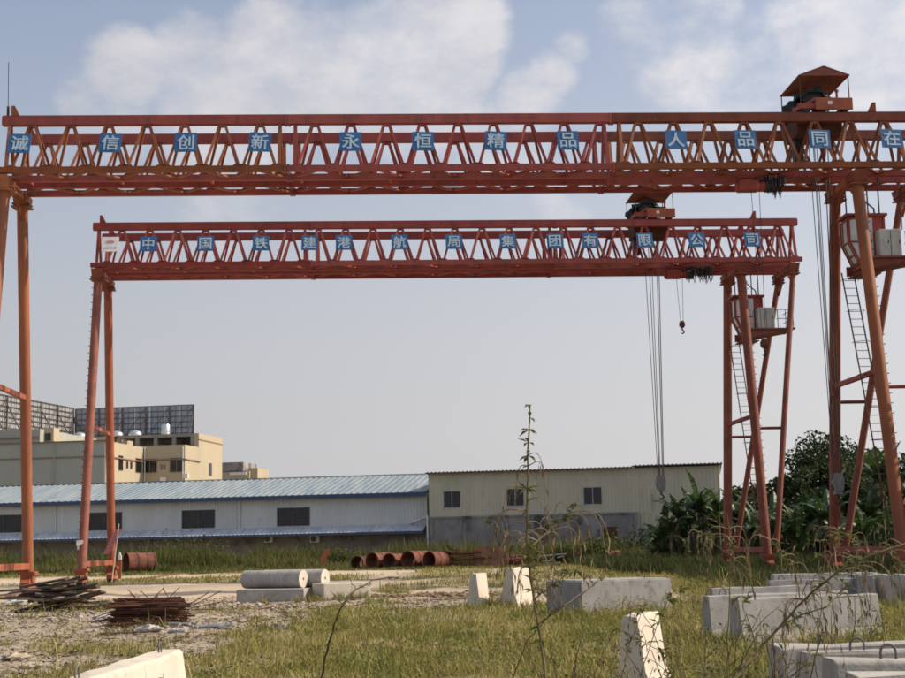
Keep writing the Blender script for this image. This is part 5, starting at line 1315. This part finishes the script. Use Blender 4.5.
weed('slanting dark stem crossing the right barriers up to the frame edge', 5.2,
     [([(722, 700), (735, 678), (757, 652), (783, 622), (812, 592), (838, 571), (872, 555), (912, 541)], 8), ([(775, 630), (800, 615), (828, 606), (842, 590), (848, 560)], 3), ([(838, 571), (834, 545), (838, 530)], 2.5), ([(757, 652), (748, 620), (740, 596)], 2.5)],
     [(0, .5, 1, 14, .04), (1, .2, 1, 10, .045), (2, .5, 1, 6, .04), (3, .2, 1, 8, .05)], [(0, .45, 1, 20, .22), (1, .3, 1, 8, .2), (2, .4, 1, 4, .15)], 2, stem='drystem')
weed('thin green stalk in front of the farther crane right leg', 6.5,
     [([(728, 690), (728, 640), (729, 590), (731, 545), (727, 513)], 5), ([(755, 600), (748, 570), (730, 555), (710, 541), (703, 534)], 3), ([(731, 545), (735, 533), (740, 528)], 2), ([(800, 600), (796, 574), (783, 556), (771, 540)], 3)],
     [(0, .7, 1, 8, .05), (1, .8, 1, 6, .06), (3, .7, 1, 4, .05)], [(0, .6, .95, 8, .2), (1, .4, 1, 8, .16), (3, .4, 1, 7, .2)], 3)
weed('arching thorny twig in front of the concrete block and pipes', 5.6,
     [([(320, 700), (322, 678), (327, 650), (334, 625), (343, 605), (356, 590), (373, 580), (392, 577), (398, 578)], 6), ([(343, 605), (330, 590)], 2), ([(356, 590), (350, 578)], 2)],
     [(0, .4, 1, 26, .022)], [], 4, stem='darktwig', leafm='podleaf')
weed('weed with yellow tips before the shaded undergrowth at right', 7.2,
     [([(815, 660), (822, 610), (818, 570), (820, 541)], 3.5), ([(870, 610), (862, 570), (853, 545), (847, 534)], 3), ([(822, 600), (840, 575), (850, 552)], 2.5), ([(905, 600), (897, 570), (890, 545)], 3)],
     [(0, .8, 1, 6, .05), (1, .85, 1, 6, .05), (3, .6, 1, 5, .06)], [(0, .5, 1, 8, .22), (1, .5, 1, 8, .22), (2, .4, 1, 5, .2), (3, .4, 1, 6, .2)], 5)
weed('tangle of dry twigs crossing the foreground barrier', 8.0,
     [([(690, 690), (668, 655), (640, 640), (618, 628)], 4), ([(640, 678), (655, 630), (668, 600), (680, 590)], 3), ([(618, 690), (628, 650), (640, 615), (647, 600)], 3), ([(655, 630), (640, 610), (632, 604)], 2), ([(660, 640), (690, 655), (705, 678)], 3)],
     [(0, .2, 1, 14, .06), (1, .3, 1, 14, .06), (2, .3, 1, 10, .05)], [(1, .3, 1, 10, .2), (2, .3, 1, 8, .2), (4, .2, 1, 6, .2)], 6)
weed('dark slanting twig left of the grey concrete block', 6.6,
     [([(505, 700), (528, 640), (552, 612), (580, 596), (598, 580), (606, 572)], 3.5), ([(552, 612), (540, 596)], 2)], [(0, .8, 1, 4, .04)], [], 7, stem='darktwig')
def twigs(label, px, py, d, n, hgt, spread, seed, stem='drystem', lm='weedleaf', nleaf=10, group='dry twig clumps in the near grass'):
    rs = random.Random(seed); b = at(px, py, d); H_ = (CAMH-(hgt-545)*d/FPX-float(gz(b.x, d))) if hgt > 10 else hgt; t = thing('dry_weed', label, 'weed', (b.x, d, float(gz(b.x, d))), 0, group); st = MB(); lf = MB()
    for i in range(n):
        a = rs.uniform(0, 6.28); l = H_*rs.uniform(.45, 1.05); sp_ = spread*rs.uniform(.3, 1)
        pts = [Vector((rs.uniform(-.08, .08), rs.uniform(-.08, .08), -.02))]
        for k in range(1, 6): f = k/5; pts.append(pts[0]+Vector((math.cos(a)*sp_*f**1.4+rs.uniform(-.02, .02), math.sin(a)*sp_*f**1.4, l*f*(1-.15*f))))
        st.tube(pts, [.0052*(1-.7*k/5)+.0008 for k in range(6)], 5)
        for k in range(2, 6):
            if rs.random() < .75:
                a2 = a+rs.uniform(-1.4, 1.4); q = pts[k-1]; e = q+Vector((math.cos(a2)*.18, math.sin(a2)*.18, rs.uniform(0, .18)))*rs.uniform(.6, 1.4); st.tube([q, (q+e)/2+Vector((0, 0, .02)), e], [.003, .0024, .0012], 4)
                for _ in range(nleaf//4): small_leaf(lf, q.lerp(e, rs.random()), (rs.uniform(-1, 1), rs.uniform(-1, 1), rs.uniform(-.8, .5)), rs.uniform(.03, .075), .02)
    st.build('stem', stem, t)
    if lf.v: lf.build('foliage', lm, t)
TW = [(130, 700, 8.6, 9, 640, .45, 'bare twig clump before the lower left barrier', 'darktwig'), (165, 700, 8.2, 10, 622, .4, 'second twig clump before the lower left barrier, nearer its right end', 'darktwig'),
      (20, 690, 9.5, 6, 630, .35, 'twig clump at the lower left corner', 'drystem'), (568, 690, 9.5, 16, 604, .4, 'brown dry weed clump left of the foreground barrier', 'drystem'), (592, 680, 10.5, 12, 608, .45, 'dry weed clump touching the foreground barrier', 'drystem'),
      (500, 690, 8.5, 6, 625, .5, 'low dry weed clump left of the tallest weed', 'darktwig'), (690, 690, 9.2, 14, 600, .5, 'leafy weed clump right of the foreground barrier', 'drystem'), (740, 690, 8.4, 16, 604, .45, 'leafy weed clump at the left of the lower right barriers', 'drystem'),
      (722, 670, 10.5, 14, 585, .5, 'leafy weed clump before the large pale barrier', 'drystem'), (775, 690, 8.0, 14, 600, .4, 'leafy weeds against the ends of the lower right barriers', 'drystem'), (780, 660, 11.5, 14, 575, .5, 'thin weeds in front of the large pale barrier middle', 'drystem'), (835, 650, 11.5, 12, 570, .4, 'thin weeds at the right end of the large pale barrier', 'drystem'),
      (420, 690, 9.0, 5, 640, .4, 'low twigs in the middle of the near grass', 'drystem'), (640, 700, 10.2, 10, 600, .3, 'upright twigs right before the foreground barrier', 'drystem'), (365, 690, 9.5, 4, 645, .3, 'low twigs near the arching thorny twig', 'drystem')]
for i, (px, py, d, n, hh_, sp_, lab, stm) in enumerate(TW): twigs(lab, px, py, d, n, hh_, sp_, 70+i, stm if stm == 'darktwig' else ('brownstem', 'straw', 'brownstem')[i % 3], nleaf=4 if stm == 'darktwig' else (26 if px > 685 else 14))
p = gp(183, 622); twigs('dry bush growing through the rod heap', 165, 622, p.y+.1, 16, .8, .35, 99, 'drystem', 'podleaf', 10)
